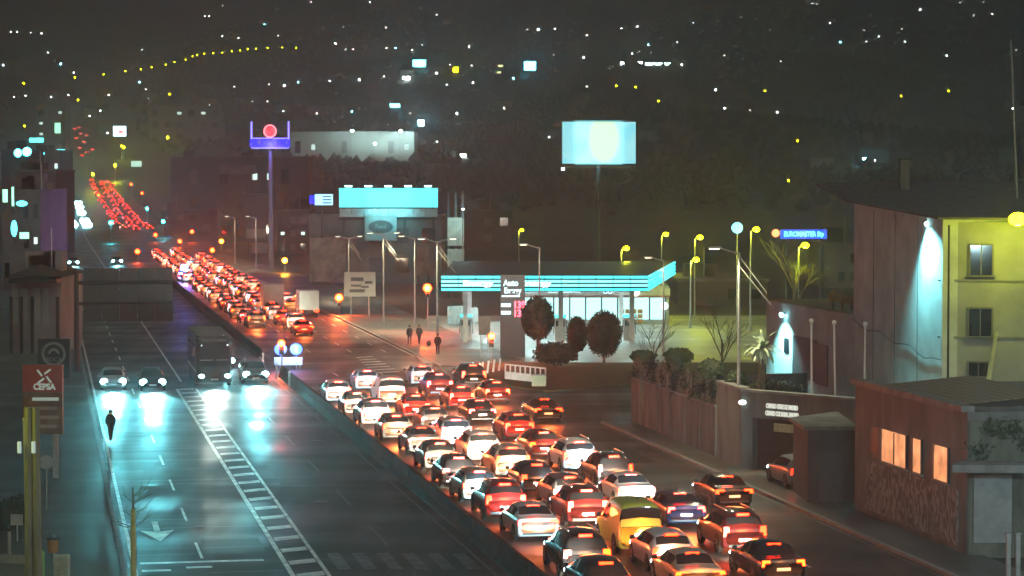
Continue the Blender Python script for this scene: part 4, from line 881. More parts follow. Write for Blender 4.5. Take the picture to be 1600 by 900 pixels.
bare_tree(Vector((A(1128, 560, 165).x, 165, .1)), 7.0, 'bare slim tree beyond the side street by the tall lamp post', r=.1)
bare_tree(Vector((A(1020, 570, 160).x, 160, .05)), 6.0, 'bare slim tree at the side street by the shrubs', r=.07)
yt = empty('young_tree', G(209, 930), 0, 'slim young street tree with straight yellow lit trunk at the left road edge', 'tree'); M_YB = mat('yellow_lit_bark', (.5, .46, .2), .8, .25, 5)  # yellow lamplight is put into the trunk's bark colour
MB().tube((0, 0, 0), (0, 0, 3.1), .115, .085, 8).build('trunk', M_YB, yt); tw_ = MB(); random.seed(21)
tw_.tube((0, 0, 3.0), (0, 0, 3.9), .05, .02, 5)
for k in range(13):
    a_ = random.uniform(0, 2 * PI); z_ = random.uniform(2.3, 3.7); q_ = Vector((math.cos(a_) * random.uniform(.3, .8), math.sin(a_) * .4, z_ + random.uniform(.1, .5))); tw_.tube((0, 0, z_), q_, .016, .006, 4); tw_.tube(q_ * .6 + Vector((0, 0, z_ * .4)), q_ + Vector((random.uniform(-.2, .2), 0, random.uniform(.1, .35))), .008, .004, 4)
tw_.build('crown', M_BARK, yt)
bare_tree(G(1290, 470), 9.0, 'bare tree standing behind the flat roofed wing') if False else None
# lit sodium lamps around the station
for i, (px, py, Y, lab) in enumerate(((978, 390, 262, 'yellow street lamp behind the station canopy'), (1040, 368, 300, 'yellow street lamp beyond the station shop, farthest of the yard lamps'), (1093, 373, 256, 'taller yellow street lamp of the close pair right of the station'), (1087, 408, 240, 'shorter yellow street lamp of the close pair right of the station'), (1181, 361, 236, 'yellow street lamp below the round blue sign'), (1257, 386, 206.5, 'yellow street lamp inside the bare tree'), (815, 361, 430, 'small yellow street lamp far behind the price totem'))):
    p = A(px, py, Y); street_lamp((p.x - .5, p.y, h(p.x, p.y)), (p.x - .5, p.y, p.z), (.3, -.1), lab, 'yellow street lamps near the station', M_SOD, 1100 if i != 6 else 800, lens_r=.32)
# street lamps with stays, heads lit downwards only
for i, (px, py, Y, zb0, lab) in enumerate(((545, 372, 300, .12, 'slim double armed lamp post before the dealership building'), (599, 367, 247, .12, 'tall lamp post with stays behind the direction sign'), (648, 372, 247, .12, 'tall lamp post left of the red signal'), (683, 377, 208, .12, 'tall lamp post beside the standing pedestrian'), (843, 386, 200, .14, 'lamp post rising through the canopy edge behind the totem'), (1037, 406, 205, .1, 'lamp post at the right end of the canopy'), (1155, 394, 126, T, 'tall lamp post with stays on the terrace'), (367, 340, 420, .1, 'far slim lamp post along the avenue kerb'), (400, 340, 400, .1, 'slim lamp post below the tall dealer sign'))):
    p = A(px, py, Y); street_lamp((p.x, p.y, zb0), p, (-1.1, -.4), lab, 'lamp posts with small heads', None, 0, double=i in (0, 1, 3), brace=2 if i in (0, 1, 3, 6) else 0, pr=.1, down=(2600, 3200, 3200, 3600, 500, 900, 3000, 2000, 2000)[i])
# round cyan sign and neon sign
rs = empty('round_sign', A(1152, 356, 240), 0, 'small round glowing blue sign on a post', 'sign'); MB().tube((0, 0, 0), (0, .15, 0), .55, n=16).build('disc', emit('blue_disc', (.15, .75, 1), 3), rs); MB().tube((0, .1, -.5), (0, .1, -11), .06, n=6).build('post', M_STEEL, rs)
ns = empty('neon_sign', A(1256, 366, 230), 0, 'long blue neon sign with an orange emblem at its end', 'sign'); s_ = 230 / F
MB().box((0, .1, 0), (72 * s_, .1, 14 * s_)).build('board', emit('neon_board', (.01, .07, .95), 2.2), ns); text('neon_lettering', 'EUROMASTER Bip', .62, emit('neon_blue', (.08, .45, 1), 5), ns, (0, .03, 0), sx=.78, bold=.02)
MB().sphere((-38 * s_ - .35, .1, .1), .38, 8, 6, 1, .3, 1).build('emblem', emit('neon_orange', (1, .22, .08), 4), ns); 
for sx in (-1.6, 1.6): MB().tube((sx, .2, 0), (sx, .2, -9.5), .08, n=6).build('post', M_DARK, ns)
lamp('neon_glow', 'POINT', 250, (.2, .25, 1), (0, -1.0, 0), ns, .5)
# ================================================================== BUILDINGS BEYOND
def building(name, label, px0, px1, ytop, Y, depth, m, rows=2, cols=4, lit=.0, zbase=None, roof='flat', group=None, litm=None, wfrac=.5):
    X0, X1 = A(px0, 0, Y).x, A(px1, 0, Y).x; z0 = h((X0 + X1) / 2, Y) if zbase is None else zbase; z1 = A(px0, ytop, Y).z
    o = empty(name, ((X0 + X1) / 2, Y, z0), 0, label, 'building', group); W = X1 - X0; H = z1 - z0
    MB().prism([(-W / 2, 0), (W / 2, 0), (W / 2, depth), (-W / 2, depth)], -1.5, H).build('wall', m, o)
    if roof == 'flat': MB().prism([(-W / 2 - .25, -.25), (W / 2 + .25, -.25), (W / 2 + .25, depth), (-W / 2 - .25, depth)], H + .003, H + .35).build('roof', M_DCONC, o)
    else:
        rm = MB(); rh = W * .22; rm.add([(-W / 2 - .4, -.4, H), (W / 2 + .4, -.4, H), (0, -.4, H + rh), (-W / 2 - .4, depth, H), (W / 2 + .4, depth, H), (0, depth, H + rh)], [(0, 1, 2), (3, 5, 4), (0, 2, 5, 3), (1, 4, 5, 2), (0, 3, 4, 1)]); rm.build('roof', M_RT, o)
    for q in range(3 if Y < 800 else 0):
        rx = random.uniform(-.4, .4) * W; hh_ = random.uniform(.8, 2.2)
        MB().box((rx, depth * .4, H + .35 + hh_ / 2), (random.uniform(1.2, 3), 2, hh_)).build('roof_hut', m, o)
        if q == 0: MB().tube((rx + 1, depth * .3, H), (rx + 1, depth * .3, H + 4), .06, n=5).build('aerial', M_STEEL, o)
    for r in range(rows):
        for c in range(cols):
            if random.random() < .25: continue
            wx = -W / 2 + W * (c + .5) / cols; wz = H * (r + .6) / (rows + .25); on = random.random() < lit
            MB().box((wx, -.03, wz), (W / cols * wfrac * (.7 if on else 1), .08, H / (rows + .25) * (.22 if on else .5))).build('window', (litm or MATS['lit_window']) if on else random.choice((mat('dim_pane', (.05, .05, .055), .3, .2, 1), mat('shutter_pane', (.17, .16, .15), .7, .2, 1), M_GLASS)), o)
    return o
emit('lit_window', (.7, 1.0, .9), 1.8); emit('warm_window', (1.0, .75, .4), 1.6)
MG = mat('building_grey', (.16, .155, .15), .8, .3, .25, bump=.1); MP = mat('building_pale', (.3, .29, .28), .8, .3, .25, bump=.1); MDk = mat('building_dark', (.08, .075, .075), .8, .3, .25)
# dealership block with lit billboard band
db = building('dealership_building', 'dark dealership block carrying a long glowing turquoise panel', 482, 690, 338, 345, 14, MG, 2, 5, 0)
def onb(px, py, Y=344.6): return A(px, py, Y)
ls = empty('long_light_panel', onb(607, 315), 0, 'long glowing turquoise panel on top of the dealership block', 'sign'); s_ = 344.6 / F
MB().box((0, 0, 6 * s_), (154 * s_, .3, 30 * s_)).build('lit_panel', emit('turquoise_panel', (.12, .95, 1.0), 1.6), ls)
for i in range(8): MB().box(((-67 + 19.2 * i) * s_, -.05, -17.5 * s_), (18.6 * s_, .2, 13 * s_)).build('lower_panel', mat('pale_lower_panel', (.5, .55, .55), .5, .25, 1), ls)
for i in range(5): MB().box(((-62 + 31 * i) * s_, -.6, 24 * s_), (1.0, .3, .2)).build('top_lamp', emit('panel_top_lamp', (.5, 1, 1), 9), ls)
MB().box((0, .3, -27 * s_), (156 * s_, .3, 3 * s_)).build('bottom_rail', M_DARK, ls)
for sx in (-70, -25, 25, 70): MB().box((sx * s_, .5, -20 * s_), (.3, .4, 50 * s_)).build('support', M_DARK, ls)
lamp('panel_light', 'AREA', 500, (.2, .9, 1), (0, -1.5, -1.0), ls, 6.0, (math.radians(60), 0, 0))
bs = empty('blue_sign', onb(503, 312, 343), 0, 'small glowing blue and white sign beside the long turquoise panel', 'sign'); s_ = 343 / F
MB().box((3 * s_, 0, 0), (28 * s_, .3, 17 * s_)).build('white_panel', emit('bluewhite', (.35, .7, 1), 2.2), bs); MB().box((-15 * s_, -.02, 0), (8 * s_, .3, 13 * s_)).build('blue_panel', emit('deep_blue', (.01, .01, 1), 2.5), bs); MB().box((0, .2, -30 * s_), (.3, .3, 60 * s_)).build('post', M_DARK, bs)
for i in range(3): MB().box((8 * s_, -.17, (-5 + 5 * i) * s_), (14 * s_, .03, 1.8 * s_)).build('text_bar', mat('sign_text_blue', (.1, .3, .5), .5, .1, 2), bs)
ob = empty('oval_board', onb(595, 357, 343.5), 0, 'dim square advertising board with an oval emblem below the turquoise panel', 'sign'); MB().box((0, 0, 0), (50 * s_, .2, 38 * s_)).build('panel', MP, ob); MB().tube((0, -.15, 3 * s_), (0, -.11, 3 * s_), 1, n=20).build('oval', MDk, ob).scale = (19 * s_, 1, 10 * s_); MB().box((0, .1, -22 * s_), (.3, .2, 12 * s_)).build('bracket', M_DARK, ob)
text('oval_lettering', 'Ford', 9 * s_, MP, ob, (0, -.17, 3 * s_))
for i, (xa, xb, ya, yb, Y, lab, ch) in enumerate(((484, 540, 372, 440, 338, 'dim poster wall left of the slim lamp post', ''), (651, 671, 385, 430, 338, 'dim tall panel with a dark letter behind the lamp posts', 'A'), (343, 400, 258, 272, 690, 'pale dim fascia board on the far dark block', ''), (385, 415, 358, 372, 480, 'pale tilted awning beside the tall dealer sign', ''), (390, 418, 380, 396, 470, 'dim board with pale letters below the tilted awning', 'SEAT'))):
    o = empty('advert_board', A((xa + xb) / 2, (ya + yb) / 2, Y), 0, lab, 'board'); s_ = Y / F
    MB().box((0, 0, 0), ((xb - xa) * s_, .2, (yb - ya) * s_)).build('panel', mat('poster_dim', (.2, .19, .18), .7, .6, .6) if i != 3 else mat('awning', (.42, .38, .3), .7, .2, 1), o)
    if ch: text('board_lettering', ch, min(yb - ya, xb - xa) * s_ * .55, MDk if ch == 'A' else MP, o, (0, -.12, 0))
    zz = h(o.location.x, Y) - o.location.z; 
    for sx in (-.4, .4): MB().tube((sx * (xb - xa) * s_, .15, -(yb - ya) * s_ / 2), (sx * (xb - xa) * s_, .15, zz), .1, n=6).build('post', M_DARK, o)
# pale corrugated hoarding lit from the station
hd = empty('ribbed_hoarding', A(712, 395, 300), 0, 'tall pale ribbed hoarding in two panels left of the station', 'hoarding'); s_ = 300 / F; hd.location.z = .1; mid = A(712, 386, 300).z
for z0, z1 in ((A(0, 420, 300).z, A(0, 389, 300).z), (A(0, 384, 300).z, A(0, 340, 300).z)):
    for i in range(9): MB().box(((-11.5 + 2.9 * i) * s_, 0 if i % 2 else .08, (z0 + z1) / 2 - .1), (2.6 * s_, .1, z1 - z0)).build('rib', mat('hoarding_pale', (.5, .58, .5), .6, .3, 1), hd)
for sx in (-11, 0, 11): MB().box((sx * s_, .2, 6.5), (.25, .2, 13)).build('post', M_DARK, hd)
street_lamp((hd.location.x + 1.0, 294, .1), (hd.location.x + 1.0, 294, 11.0), (0, 1.2), 'white flood lamp on a post before the ribbed hoarding', None, emit('white_lens', (.7, 1, .9), 90), 900, lens_r=.12)
# hall with flood lit front
p = G(550, 252); hb = building('warehouse_hall', 'long pale hall with flood lit front on the rise beyond the dealership', 452, 647, 206, p.y, 40, mat('hall_wall', (.5, .52, .46), .8, .15, .1), 1, 8, .55, litm=MATS['lit_window'], wfrac=.35)
for i, (px, py, en) in enumerate(((625, 205, 520000), (549, 205, 150000), (585, 225, 60000))):
    q = A(px, py, p.y - 16); street_lamp((q.x, q.y, h(q.x, q.y)), q, (.2, 1.0), ['white yard lamp before the bright end of the pale hall', 'white yard lamp before the middle of the pale hall', 'low white yard lamp before the pale hall'][i], 'yard lamps of the hall', emit('hall_lens', (.65, 1, .85), 120), en, lens_r=.8, pr=.3)
for i, (px0, px1, yt, Y, m, r, c, l, lab) in enumerate((
    (265, 480, 246, 720, MDk, 2, 9, .1, 'long dark block with a strip of small lit windows behind the tall dealer sign'),
    (338, 432, 305, 560, MG, 2, 4, 0, 'grey commercial block beside the avenue below the far dark block'),
    (250, 330, 330, 640, MDk, 2, 4, 0, 'dark low block along the avenue kerb'),
    (432, 480, 330, 470, MDk, 3, 3, .2, 'dark narrow block between the tall sign and the dealership'),
    (232, 345, 165, 1500, MP, 3, 6, .1, 'pale far apartment block on the slope above the avenue'),
    (55, 100, 165, 1400, MG, 4, 3, .1, 'square far tower block above the left shops'),
    (725, 800, 330, 520, MDk, 2, 3, 0, 'dark shed far behind the ribbed hoarding'),
    (690, 760, 190, 1700, MG, 1, 4, .2, 'far dark hall on the slope beside the pale hall'),
    (1050, 1150, 190, 1700, MDk, 2, 5, .0, 'far dark factory with a few bright openings right of the billboard'),
    (1290, 1345, 385, 330, MG, 2, 3, 0, 'grey building seen between the bare tree and the gable wall'),
    (1060, 1200, 440, 285, MDk, 1, 4, 0, 'low dark building beyond the side street lamps'))):
    building('town_building', lab, px0, px1, yt, Y, 18, m, r, c, l)
for i, (px, py, wd2, hh) in enumerate(((1094, 194, 8, 8), (1132, 193, 14, 10), (1113, 221, 14, 6), (1138, 218, 14, 9), (1153, 213, 14, 4), (1092, 230, 16, 7))):
    q = A(px, py, 1690); o = empty('lit_opening', q, 0, 'bright greenish lit bay on the far factory front', 'light', 'lit factory bays'); s_ = 1690 / F; MB().box((0, 0, 0), (wd2 * s_, .5, hh * s_)).build('pane', emit('bay_light', (.4, 1, .8), 7), o); MB().box((0, .1, hh * s_ / 2), (wd2 * s_ * 1.1, .6, .4)).build('lintel', M_DARK, o)
# tall dealer totem
tz = empty('dealer_totem', UY(36.5, 392), 0, 'very tall dealer sign with red emblem over glowing blue lettering', 'sign'); Yt = 392; s_ = Yt / F; tx_ = A(422, 0, Yt).x; tz.location.x = tx_
def tzp(px, py): return A(px, py, Yt) - tz.location
MB().tube((0, .4, 0), tzp(422, 236) + Vector((0, .4, 0)), .45, .32, 10).build('pole', mat('totem_pole', (.22, .21, .25), .6, .2, 1), tz)
MB().box(tzp(422, 224), (57 * s_, .4, 13 * s_)).build('name_band', emit('blue_band', (.12, .10, .75), .8), tz)
text('name_lettering', 'SUZUKI', 15 * s_, emit('blue_letters', (.0, .0, 1), 2.2), tz, tzp(422, 224) + Vector((0, -.24, 0)), sx=1.25, bold=.05)
for px in (393, 451): MB().box(tzp(px, 210), (2.4 * s_, .3, 40 * s_)).build('side_tube', emit('violet_tube', (.25, .2, 1), 2.6), tz)
for py in (231.5, 216): MB().box(tzp(422, py), (58 * s_, .3, 1.6 * s_)).build('cross_tube', MATS['violet_tube'], tz)
em = MB(); c0 = tzp(422, 205); R_ = 10.5 * s_
for i in range(24):
    a_ = 2 * PI * i / 24; a2_ = 2 * PI * (i + 1) / 24
    for r0, r1 in ((R_ * .78, R_),): em.add([c0 + Vector((math.cos(a_) * r0, -.1, math.sin(a_) * r0)), c0 + Vector((math.cos(a_) * r1, -.1, math.sin(a_) * r1)), c0 + Vector((math.cos(a2_) * r1, -.1, math.sin(a2_) * r1)), c0 + Vector((math.cos(a2_) * r0, -.1, math.sin(a2_) * r0))], [(0, 1, 2, 3)])
em.build('emblem_ring', emit('pink_ring', (1, .18, .2), 3), tz)
sp = [(.55, .6), (0, .85), (-.6, .5), (.0, .1), (-.55, .42), (.6, -.35), (0, .0), (.6, -.5), (0, -.85), (-.55, -.6)]
MB().tube(c0 + Vector((0, -.06, 0)), c0 + Vector((0, .1, 0)), R_ * .78, n=20).build('emblem_disc', emit('red_disc', (1, .10, .06), 1.6), tz)
text('emblem_letter', 'S', R_ * 1.9, emit('red_letter', (1, .02, .01), 1.2), tz, c0 + Vector((0, -.12, 0)), bold=.06)
lamp('totem_glow', 'POINT', 1500, (.25, .2, 1), tzp(422, 228) + Vector((0, -3, 0)), tz, .5)
# billboard
bb = empty('billboard', (A(936, 0, 300).x, 300, 0), .12, 'large glowing turquoise and yellow billboard high above the station', 'billboard'); s_ = 300 / F; zc = A(936, 223, 300).z
def billboard_mat():
    m, t, p = _new('billboard_print'); tc = t.nodes.new('ShaderNodeTexCoord'); mp = t.nodes.new('ShaderNodeMapping'); mp.inputs['Location'].default_value = (-.6, 0, -zc + -.5); t.links.new(tc.outputs['Object'], mp.inputs[0])
    g1 = t.nodes.new('ShaderNodeTexGradient'); g1.gradient_type = 'SPHERICAL'; mp2 = t.nodes.new('ShaderNodeMapping'); mp2.inputs['Scale'].default_value = (.42, .01, .26); t.links.new(mp.outputs[0], mp2.inputs[0]); t.links.new(mp2.outputs[0], g1.inputs[0])
    n = t.nodes.new('ShaderNodeTexNoise'); n.inputs['Scale'].default_value = .45; n.inputs['Detail'].default_value = 4; t.links.new(tc.outputs['Object'], n.inputs['Vector'])
    r = t.nodes.new('ShaderNodeMapRange'); r.inputs[1].default_value = .12; r.inputs[2].default_value = .3; t.links.new(g1.outputs[0], r.inputs[0])
    c1 = t.nodes.new('ShaderNodeMix'); c1.data_type = 'RGBA'; c1.inputs[6].default_value = (.05, .70, .92, 1); c1.inputs[7].default_value = (.62, 1.0, .95, 1); t.links.new(n.outputs[0], c1.inputs[0])
    mx = t.nodes.new('ShaderNodeMix'); mx.data_type = 'RGBA'; mx.inputs[7].default_value = (.60, .95, .10, 1); t.links.new(r.outputs[0], mx.inputs[0]); t.links.new(c1.outputs[2], mx.inputs[6])
    t.links.new(mx.outputs[2], p.inputs['Emission Color']); p.inputs['Emission Strength'].default_value = 1.05; p.inputs['Base Color'].default_value = (.05, .05, .05, 1); return m
MB().box((0, 0, zc), (116 * s_, .3, 65 * s_)).build('lit_face', billboard_mat(), bb)
fm = MB()
for sx in (-1, 1): fm.box((sx * 59 * s_, 0, zc), (2 * s_, .5, 69 * s_))
fm.box((0, 0, zc + 33.6 * s_), (116 * s_, .5, 2 * s_)); fm.box((0, 0, zc - 33.6 * s_), (116 * s_, .5, 2 * s_)); fm.build('frame', M_DARK, bb)
MB().box((0, -.9, zc - 38 * s_), (112 * s_, .5, .12)).build('walkway', M_STEEL, bb); MB().tube((0, .4, 0), (0, .4, zc - 30 * s_), .25, n=12).build('post', mat('mast_grey', (.05, .05, .055), .6, .2, 2), bb)
MB().box((-58 * s_, -.9, zc - 41 * s_), (.35, .3, .3)).build('marker_lamp', emit('bb_lamp', (.9, 1, 1), 8), bb)
lamp('billboard_light', 'AREA', 1200, (.3, .95, 1), (0, -.6, zc), bb, 6, (PI / 2, 0, 0))
# direction sign
ds = empty('direction_sign', UY(33.3, 258, .12), 0, 'large pale direction sign board on two posts before the dealership', 'sign'); s_ = 258 / F; ds.location.x = A(561, 0, 258).x; zc2 = A(561, 446, 258).z
MB().box((0, 0, zc2), (49 * s_, .12, 38 * s_)).build('board', mat('sign_pale', (.5, .5, .46), .5, .1, 2), ds)
for sx in (-14, 14): MB().tube((sx * s_, .12, 0), (sx * s_, .12, zc2), .07, n=6).build('post', M_STEEL, ds)
for tx, tzv, wv_, hv in ((-4, 8, 20, 6), (14, 3, 12, 4), (-6, -2, 16, 3), (8, -4, 12, 3), (-4, -10, 24, 5)): MB().box((tx * s_, -.075, zc2 + tzv * s_), (wv_ * s_, .02, hv * s_)).build('symbol', mat('sign_dark_symbol', (.08, .08, .09), .5, .3, 5), ds)
# traffic signals
M_TR = emit('signal_red', (1.0, .02, .002), 60); M_TA = emit('signal_amber', (1, .16, .006), 90); M_TG = emit('signal_green', (.02, .85, .9), 90); M_TOFF = mat('signal_dark_lens', (.05, .03, .02), .3, .1, 2)
def signal(px, py, Y, col, label, group=None, en=250, r=.15, zb0=None):
    p = A(px, py, Y); zb = h(p.x, Y) if zb0 is None else zb0; t = empty('traffic_signal', (p.x, Y, zb), 0, label, 'traffic signal', group); zl = p.z - zb
    idx = {'r': 0, 'a': 1, 'g': 2}[col]; zt = zl + idx * .34
    MB().tube((0, .18, 0), (0, .18, zt + .2), .06, n=7).build('post', M_STEEL, t); MB().box((0, .02, zt - .34), (.38, .26, 1.1)).build('housing', M_DARK, t)
    for k in range(3):
        on = k == idx; MB().sphere((0, -.13, zt - .34 * k), r if on else .12, 10, 6, 1, .5, 1).build('lens', {'r': M_TR, 'a': M_TA, 'g': M_TG}[col] if on else M_TOFF, t, True)
        MB().box((0, -.2, zt - .34 * k + .15), (.3, .22, .02)).build('visor', M_DARK, t)
    if en: lamp('signal_light', 'POINT', en, {'r': (1, .12, .03), 'a': (1, .5, .05), 'g': (.05, .9, 1)}[col], (0, -.45, zl), t, .15)
signal(530, 465, 262, 'r', 'red traffic signal beside the large direction sign', r=.42, en=4200); signal(668, 450, 235, 'r', 'red traffic signal between two lamp posts', r=.42, en=4200); signal(440, 536, 187, 'r', 'red traffic signal on the broken end of the median', r=.28, en=1800); signal(768, 525, 194, 'r', 'red traffic signal before the price totem', r=.28, en=1800)
for px, py, Y, c in ((215, 393, 430, 'r'), (300, 362, 560, 'r'), (332, 391, 450, 'r'), (243, 367, 560, 'r'), (281, 377, 520, 'r'), (346, 377, 500, 'a'), (205, 288, 900, 'r'), (222, 302, 850, 'r'), (445, 407, 380, 'a'), (154, 305, 850, 'r'), (173, 348, 560, 'g'), (230, 326, 700, 'g'), (255, 346, 600, 'g')):
    signal(px, py, Y, c, {'r': 'far red traffic signal along the avenue', 'a': 'far amber traffic signal along the avenue', 'g': 'far green traffic signal along the avenue'}[c], 'far ' + {'r': 'red', 'a': 'amber', 'g': 'green'}[c] + ' signals', en=700, r=.42)
# ================================================================== LEFT SIDE
ga = empty('overhead_sign', UY(2.3, 186, .12), RZ, 'dark back of a big overhead sign panel reaching over the left lanes', 'sign')
MB().tube((0, 0, 0), (0, 0, 7.9), .22, .16, 10).build('post', M_DARK, ga); MB().tube((0, 0, 6.8), (7.3, 0, 6.8), .16, .12, 8).build('beam', M_DARK, ga); MB().tube((0, 0, 5.2), (7.3, 0, 5.2), .12, .1, 8).build('beam', M_DARK, ga)
for k in range(5): MB().box((1.2 + 1.36 * k, .2, 5.85), (1.32, .08, 4.1)).build('panel', mat('sign_back', (.035, .037, .042), .5, .25, 1.0), ga)
for k in range(4): MB().box((.95 + 1.9 * k, .12, 5.85), (.08, .08, 4.0)).build('rib', M_DARK, ga)
ct = empty('fuel_totem', UY(-.35, 120, .12), 0, 'red fuel brand totem with white star emblem on the left pavement', 'totem'); ct.location.x = A(62, 0, 120).x; s_ = 120 / F; zt = A(0, 570, 120).z - .12; zb1 = A(0, 612, 120).z - .12; zb2 = A(0, 678, 120).z - .12
MB().box((0, 0, (zt + zb1) / 2), (62 * s_, .4, zt - zb1)).build('brand_panel', mat('totem_red', (.42, .085, .06), .5, .15, 1), ct)
MB().box((0, 0, (zb1 + zb2) / 2 - .01), (62 * s_, .38, zb1 - zb2 - .03)).build('price_panel', mat('totem_brown', (.22, .12, .06), .5, .4, 2), ct)
MB().box((-.6, 0, zb2 / 2 - .02), (.25, .3, zb2)).build('leg', M_STEEL, ct); MB().box((.6, 0, zb2 / 2 - .02), (.25, .3, zb2)).build('leg', M_STEEL, ct)
M_WL = emit('totem_white_glow', (.6, .8, .65), .22, .75)  # faint glow put into the white parts of the unlit totem
MATS['totem_white_glow'].node_tree.nodes['Principled BSDF'].inputs['Base Color'].default_value = (.75, .78, .72, 1)
text('brand_lettering', 'CEPSA', .42, M_WL, ct, (.1, -.22, zb1 + .25), bold=.015, sx=.9)
zs = zt - .55
for rot in (0, PI / 2):
    for k in (0, 1):
        a_ = rot + k * PI + .35; e1_ = Vector((math.cos(a_), 0, math.sin(a_))); e2_ = Vector((-math.sin(a_), 0, math.cos(a_)))
        c_ = Vector((.1, -.215, zs)); MB().add([c_ + e1_ * .05 + e2_ * .05, c_ + e1_ * .42 + e2_ * .16, c_ + e1_ * .42 + e2_ * .26, c_ + e1_ * .03 + e2_ * .15], [(0, 1, 2, 3)]).build('emblem_ray', M_WL, ct)
for k in range(4): MB().box((.15 - .1 * (k % 2), -.2, zb1 - .35 - .45 * k), (1.3, .03, .16)).build('price_row', M_WL if k == 0 else mat('price_dim', (.45, .28, .2), .5, .2, 2), ct)
rd = empty('round_sign', A(84, 556, 150) * 1.0, 0, 'dark round sign with pale ring behind the red fuel totem', 'sign'); s_ = 150 / F; zc3 = rd.location.z; rd.location.z = .12
M_RG = mat('ring_grey', (.28, .28, .28), .6, .2, 2)
MB().box((0, .1, zc3 - .3), (50 * s_, .2, 62 * s_)).build('panel', M_DARK, rd)
rg = MB()
for R0, R1, a0, a1 in ((15, 19, 0, 2 * PI), (5, 9, 0, PI)):
    for i in range(20):
        q, q2 = a0 + (a1 - a0) * i / 20, a0 + (a1 - a0) * (i + 1) / 20
        rg.add([(math.cos(q) * R0 * s_, -.02, zc3 + math.sin(q) * R0 * s_), (math.cos(q) * R1 * s_, -.02, zc3 + math.sin(q) * R1 * s_), (math.cos(q2) * R1 * s_, -.02, zc3 + math.sin(q2) * R1 * s_), (math.cos(q2) * R0 * s_, -.02, zc3 + math.sin(q2) * R0 * s_)], [(0, 1, 2, 3)])
rg.build('ring', M_RG, rd); text('sign_lettering', 'ROCA', 9 * s_, M_RG, rd, (0, -.02, zc3 - 9 * s_)); MB().box((0, .1, zc3 / 2 - .9), (.3, .2, zc3 - 1.6)).build('post', M_DARK, rd)
lh = building('gabled_house', 'dark small house with gable roof and pale lower walls on the left', 14, 92, 432, 206, 10, MP, 0, 1, 0, roof='gable', zbase=.12)
for i, px in enumerate((24, 38, 58, 72)): 
    q = A(px, 478, 205.9) - lh.location; MB().box(q, (10 * 206 / F, .1, 3.0)).build('window', mat('pale_glazing', (.32, .36, .36), .3, .3, 1), lh)
for px in (17, 33, 50, 90): q = A(px, 470, 205.2) - lh.location; MB().box(Vector((q.x, q.y, 2.4)), (.25, .25, 4.8)).build('veranda_post', M_DARK, lh)
q = A(55, 440, 205) - lh.location; MB().box(Vector((q.x, q.y - .1, q.z + .1)), (74 * 206 / F, 2.0, .35)).build('veranda_beam', M_DARK, lh)
# near left furniture
up = empty('utility_pole', Vector((A(44, 0, 84).x, 84, .12)), 0, 'thick grooved concrete utility pole at the left pavement', 'pole'); zt = A(44, 642, 84).z
for sx in (-.14, .16): MB().tube((sx, 0, 0), (sx * .85, 0, zt), .17, .13, 8).build('shaft', mat('old_pole', (.24, .22, .15), .8, .35, 3, stretch=(1, 1, .2)), up)
for k in range(6): MB().box((0, 0, .5 + k * 1.1), (.3, .1, .2)).build('tie', M_DCONC, up)
for px in (32, 54): q = A(px, 698, 84) - up.location; MB().tube(q + Vector((0, -.2, -.2)), q + Vector((0, -.2, .2)), .07, n=8).build('insulator', emit('glowing_insulator', (.7, 1, .9), .35, .7), up)  # insulators are no lamps; emission brightens them
tl = empty('thin_post', Vector((A(36, 0, 86).x, 86, .12)), 0, 'thin pale post standing close behind the utility pole', 'post'); MB().tube((0, 0, 0), (-.1, 0, 6.3), .07, .05, 8).build('shaft', M_STEEL, tl); MB().sphere((-.1, 0, 6.3), .07, 8, 6).build('cap', M_STEEL, tl)
for px, py, yt, kind, lab in ((73, 800, 722, 'round', 'back of a round road sign on a thin post, left pavement'), (27, 850, 812, 'square', 'back of a square sign on a thin post beside the utility pole')):
    b0 = G(px, py); b0.z = .12; t = empty('road_sign', b0, 0, lab, 'sign'); zz = A(px, yt, b0.y).z - .12; MB().tube((0, 0, 0), (0, 0, zz), .035, n=7).build('post', M_STEEL, t)
    (MB().tube((0, -.05, zz), (0, -.02, zz), .32, n=18) if kind == 'round' else MB().box((0, -.05, zz), (.5, .03, .45))).build('plate', M_STEEL, t)
bn = empty('litter_bin', Vector((*G(83, 888).xy, .12)), 0, 'small orange litter bin on a post, left pavement', 'bin'); MB().tube((0, .2, 0), (0, .2, 1.15), .04, n=7).build('post', M_STEEL, bn); MB().tube((0, 0, .5), (0, 0, 1.0), .2, .23, 12).build('bucket', mat('bin_orange', (.35, .16, .05), .6, .2, 3), bn); MB().tube((0, 0, 1.0), (0, 0, 1.05), .25, n=12).build('rim', M_DARK, bn)
cb = empty('control_cabinet', Vector((*G(97, 905).xy, .12)), 0, 'pale low cabinet beside the orange litter bin', 'cabinet'); MB().box((0, 0, .4), (.55, .4, .8)).build('body', mat('cab_pale', (.4, .46, .42), .6, .2, 3), cb); MB().box((0, -.21, .4), (.45, .02, .66)).build('door', M_STEEL, cb)
for i in range(3):
    q = G(8 + i * 14, 833 - i * 6); hedge('shrub', ['leafy shrub left of the utility pole, outermost', 'leafy shrub left of the utility pole, middle one', 'leafy shrub touching the utility pole'][i], Vector((q.x, q.y, .75)), (.6, .6, .65), 500, .09, M_LEAF2, ground=.12)
lw = empty('low_wall', Vector((*G(18, 884).xy, .12)), -.28, 'low pale kerb wall with a bollard beside the utility pole', 'wall'); MB().box((0, 0, .16), (1.6, .25, .32)).build('wall', M_KERB, lw); MB().tube((-.35, .5, 0), (-.35, .5, 1.1), .07, n=8).build('bollard', M_KERB, lw)
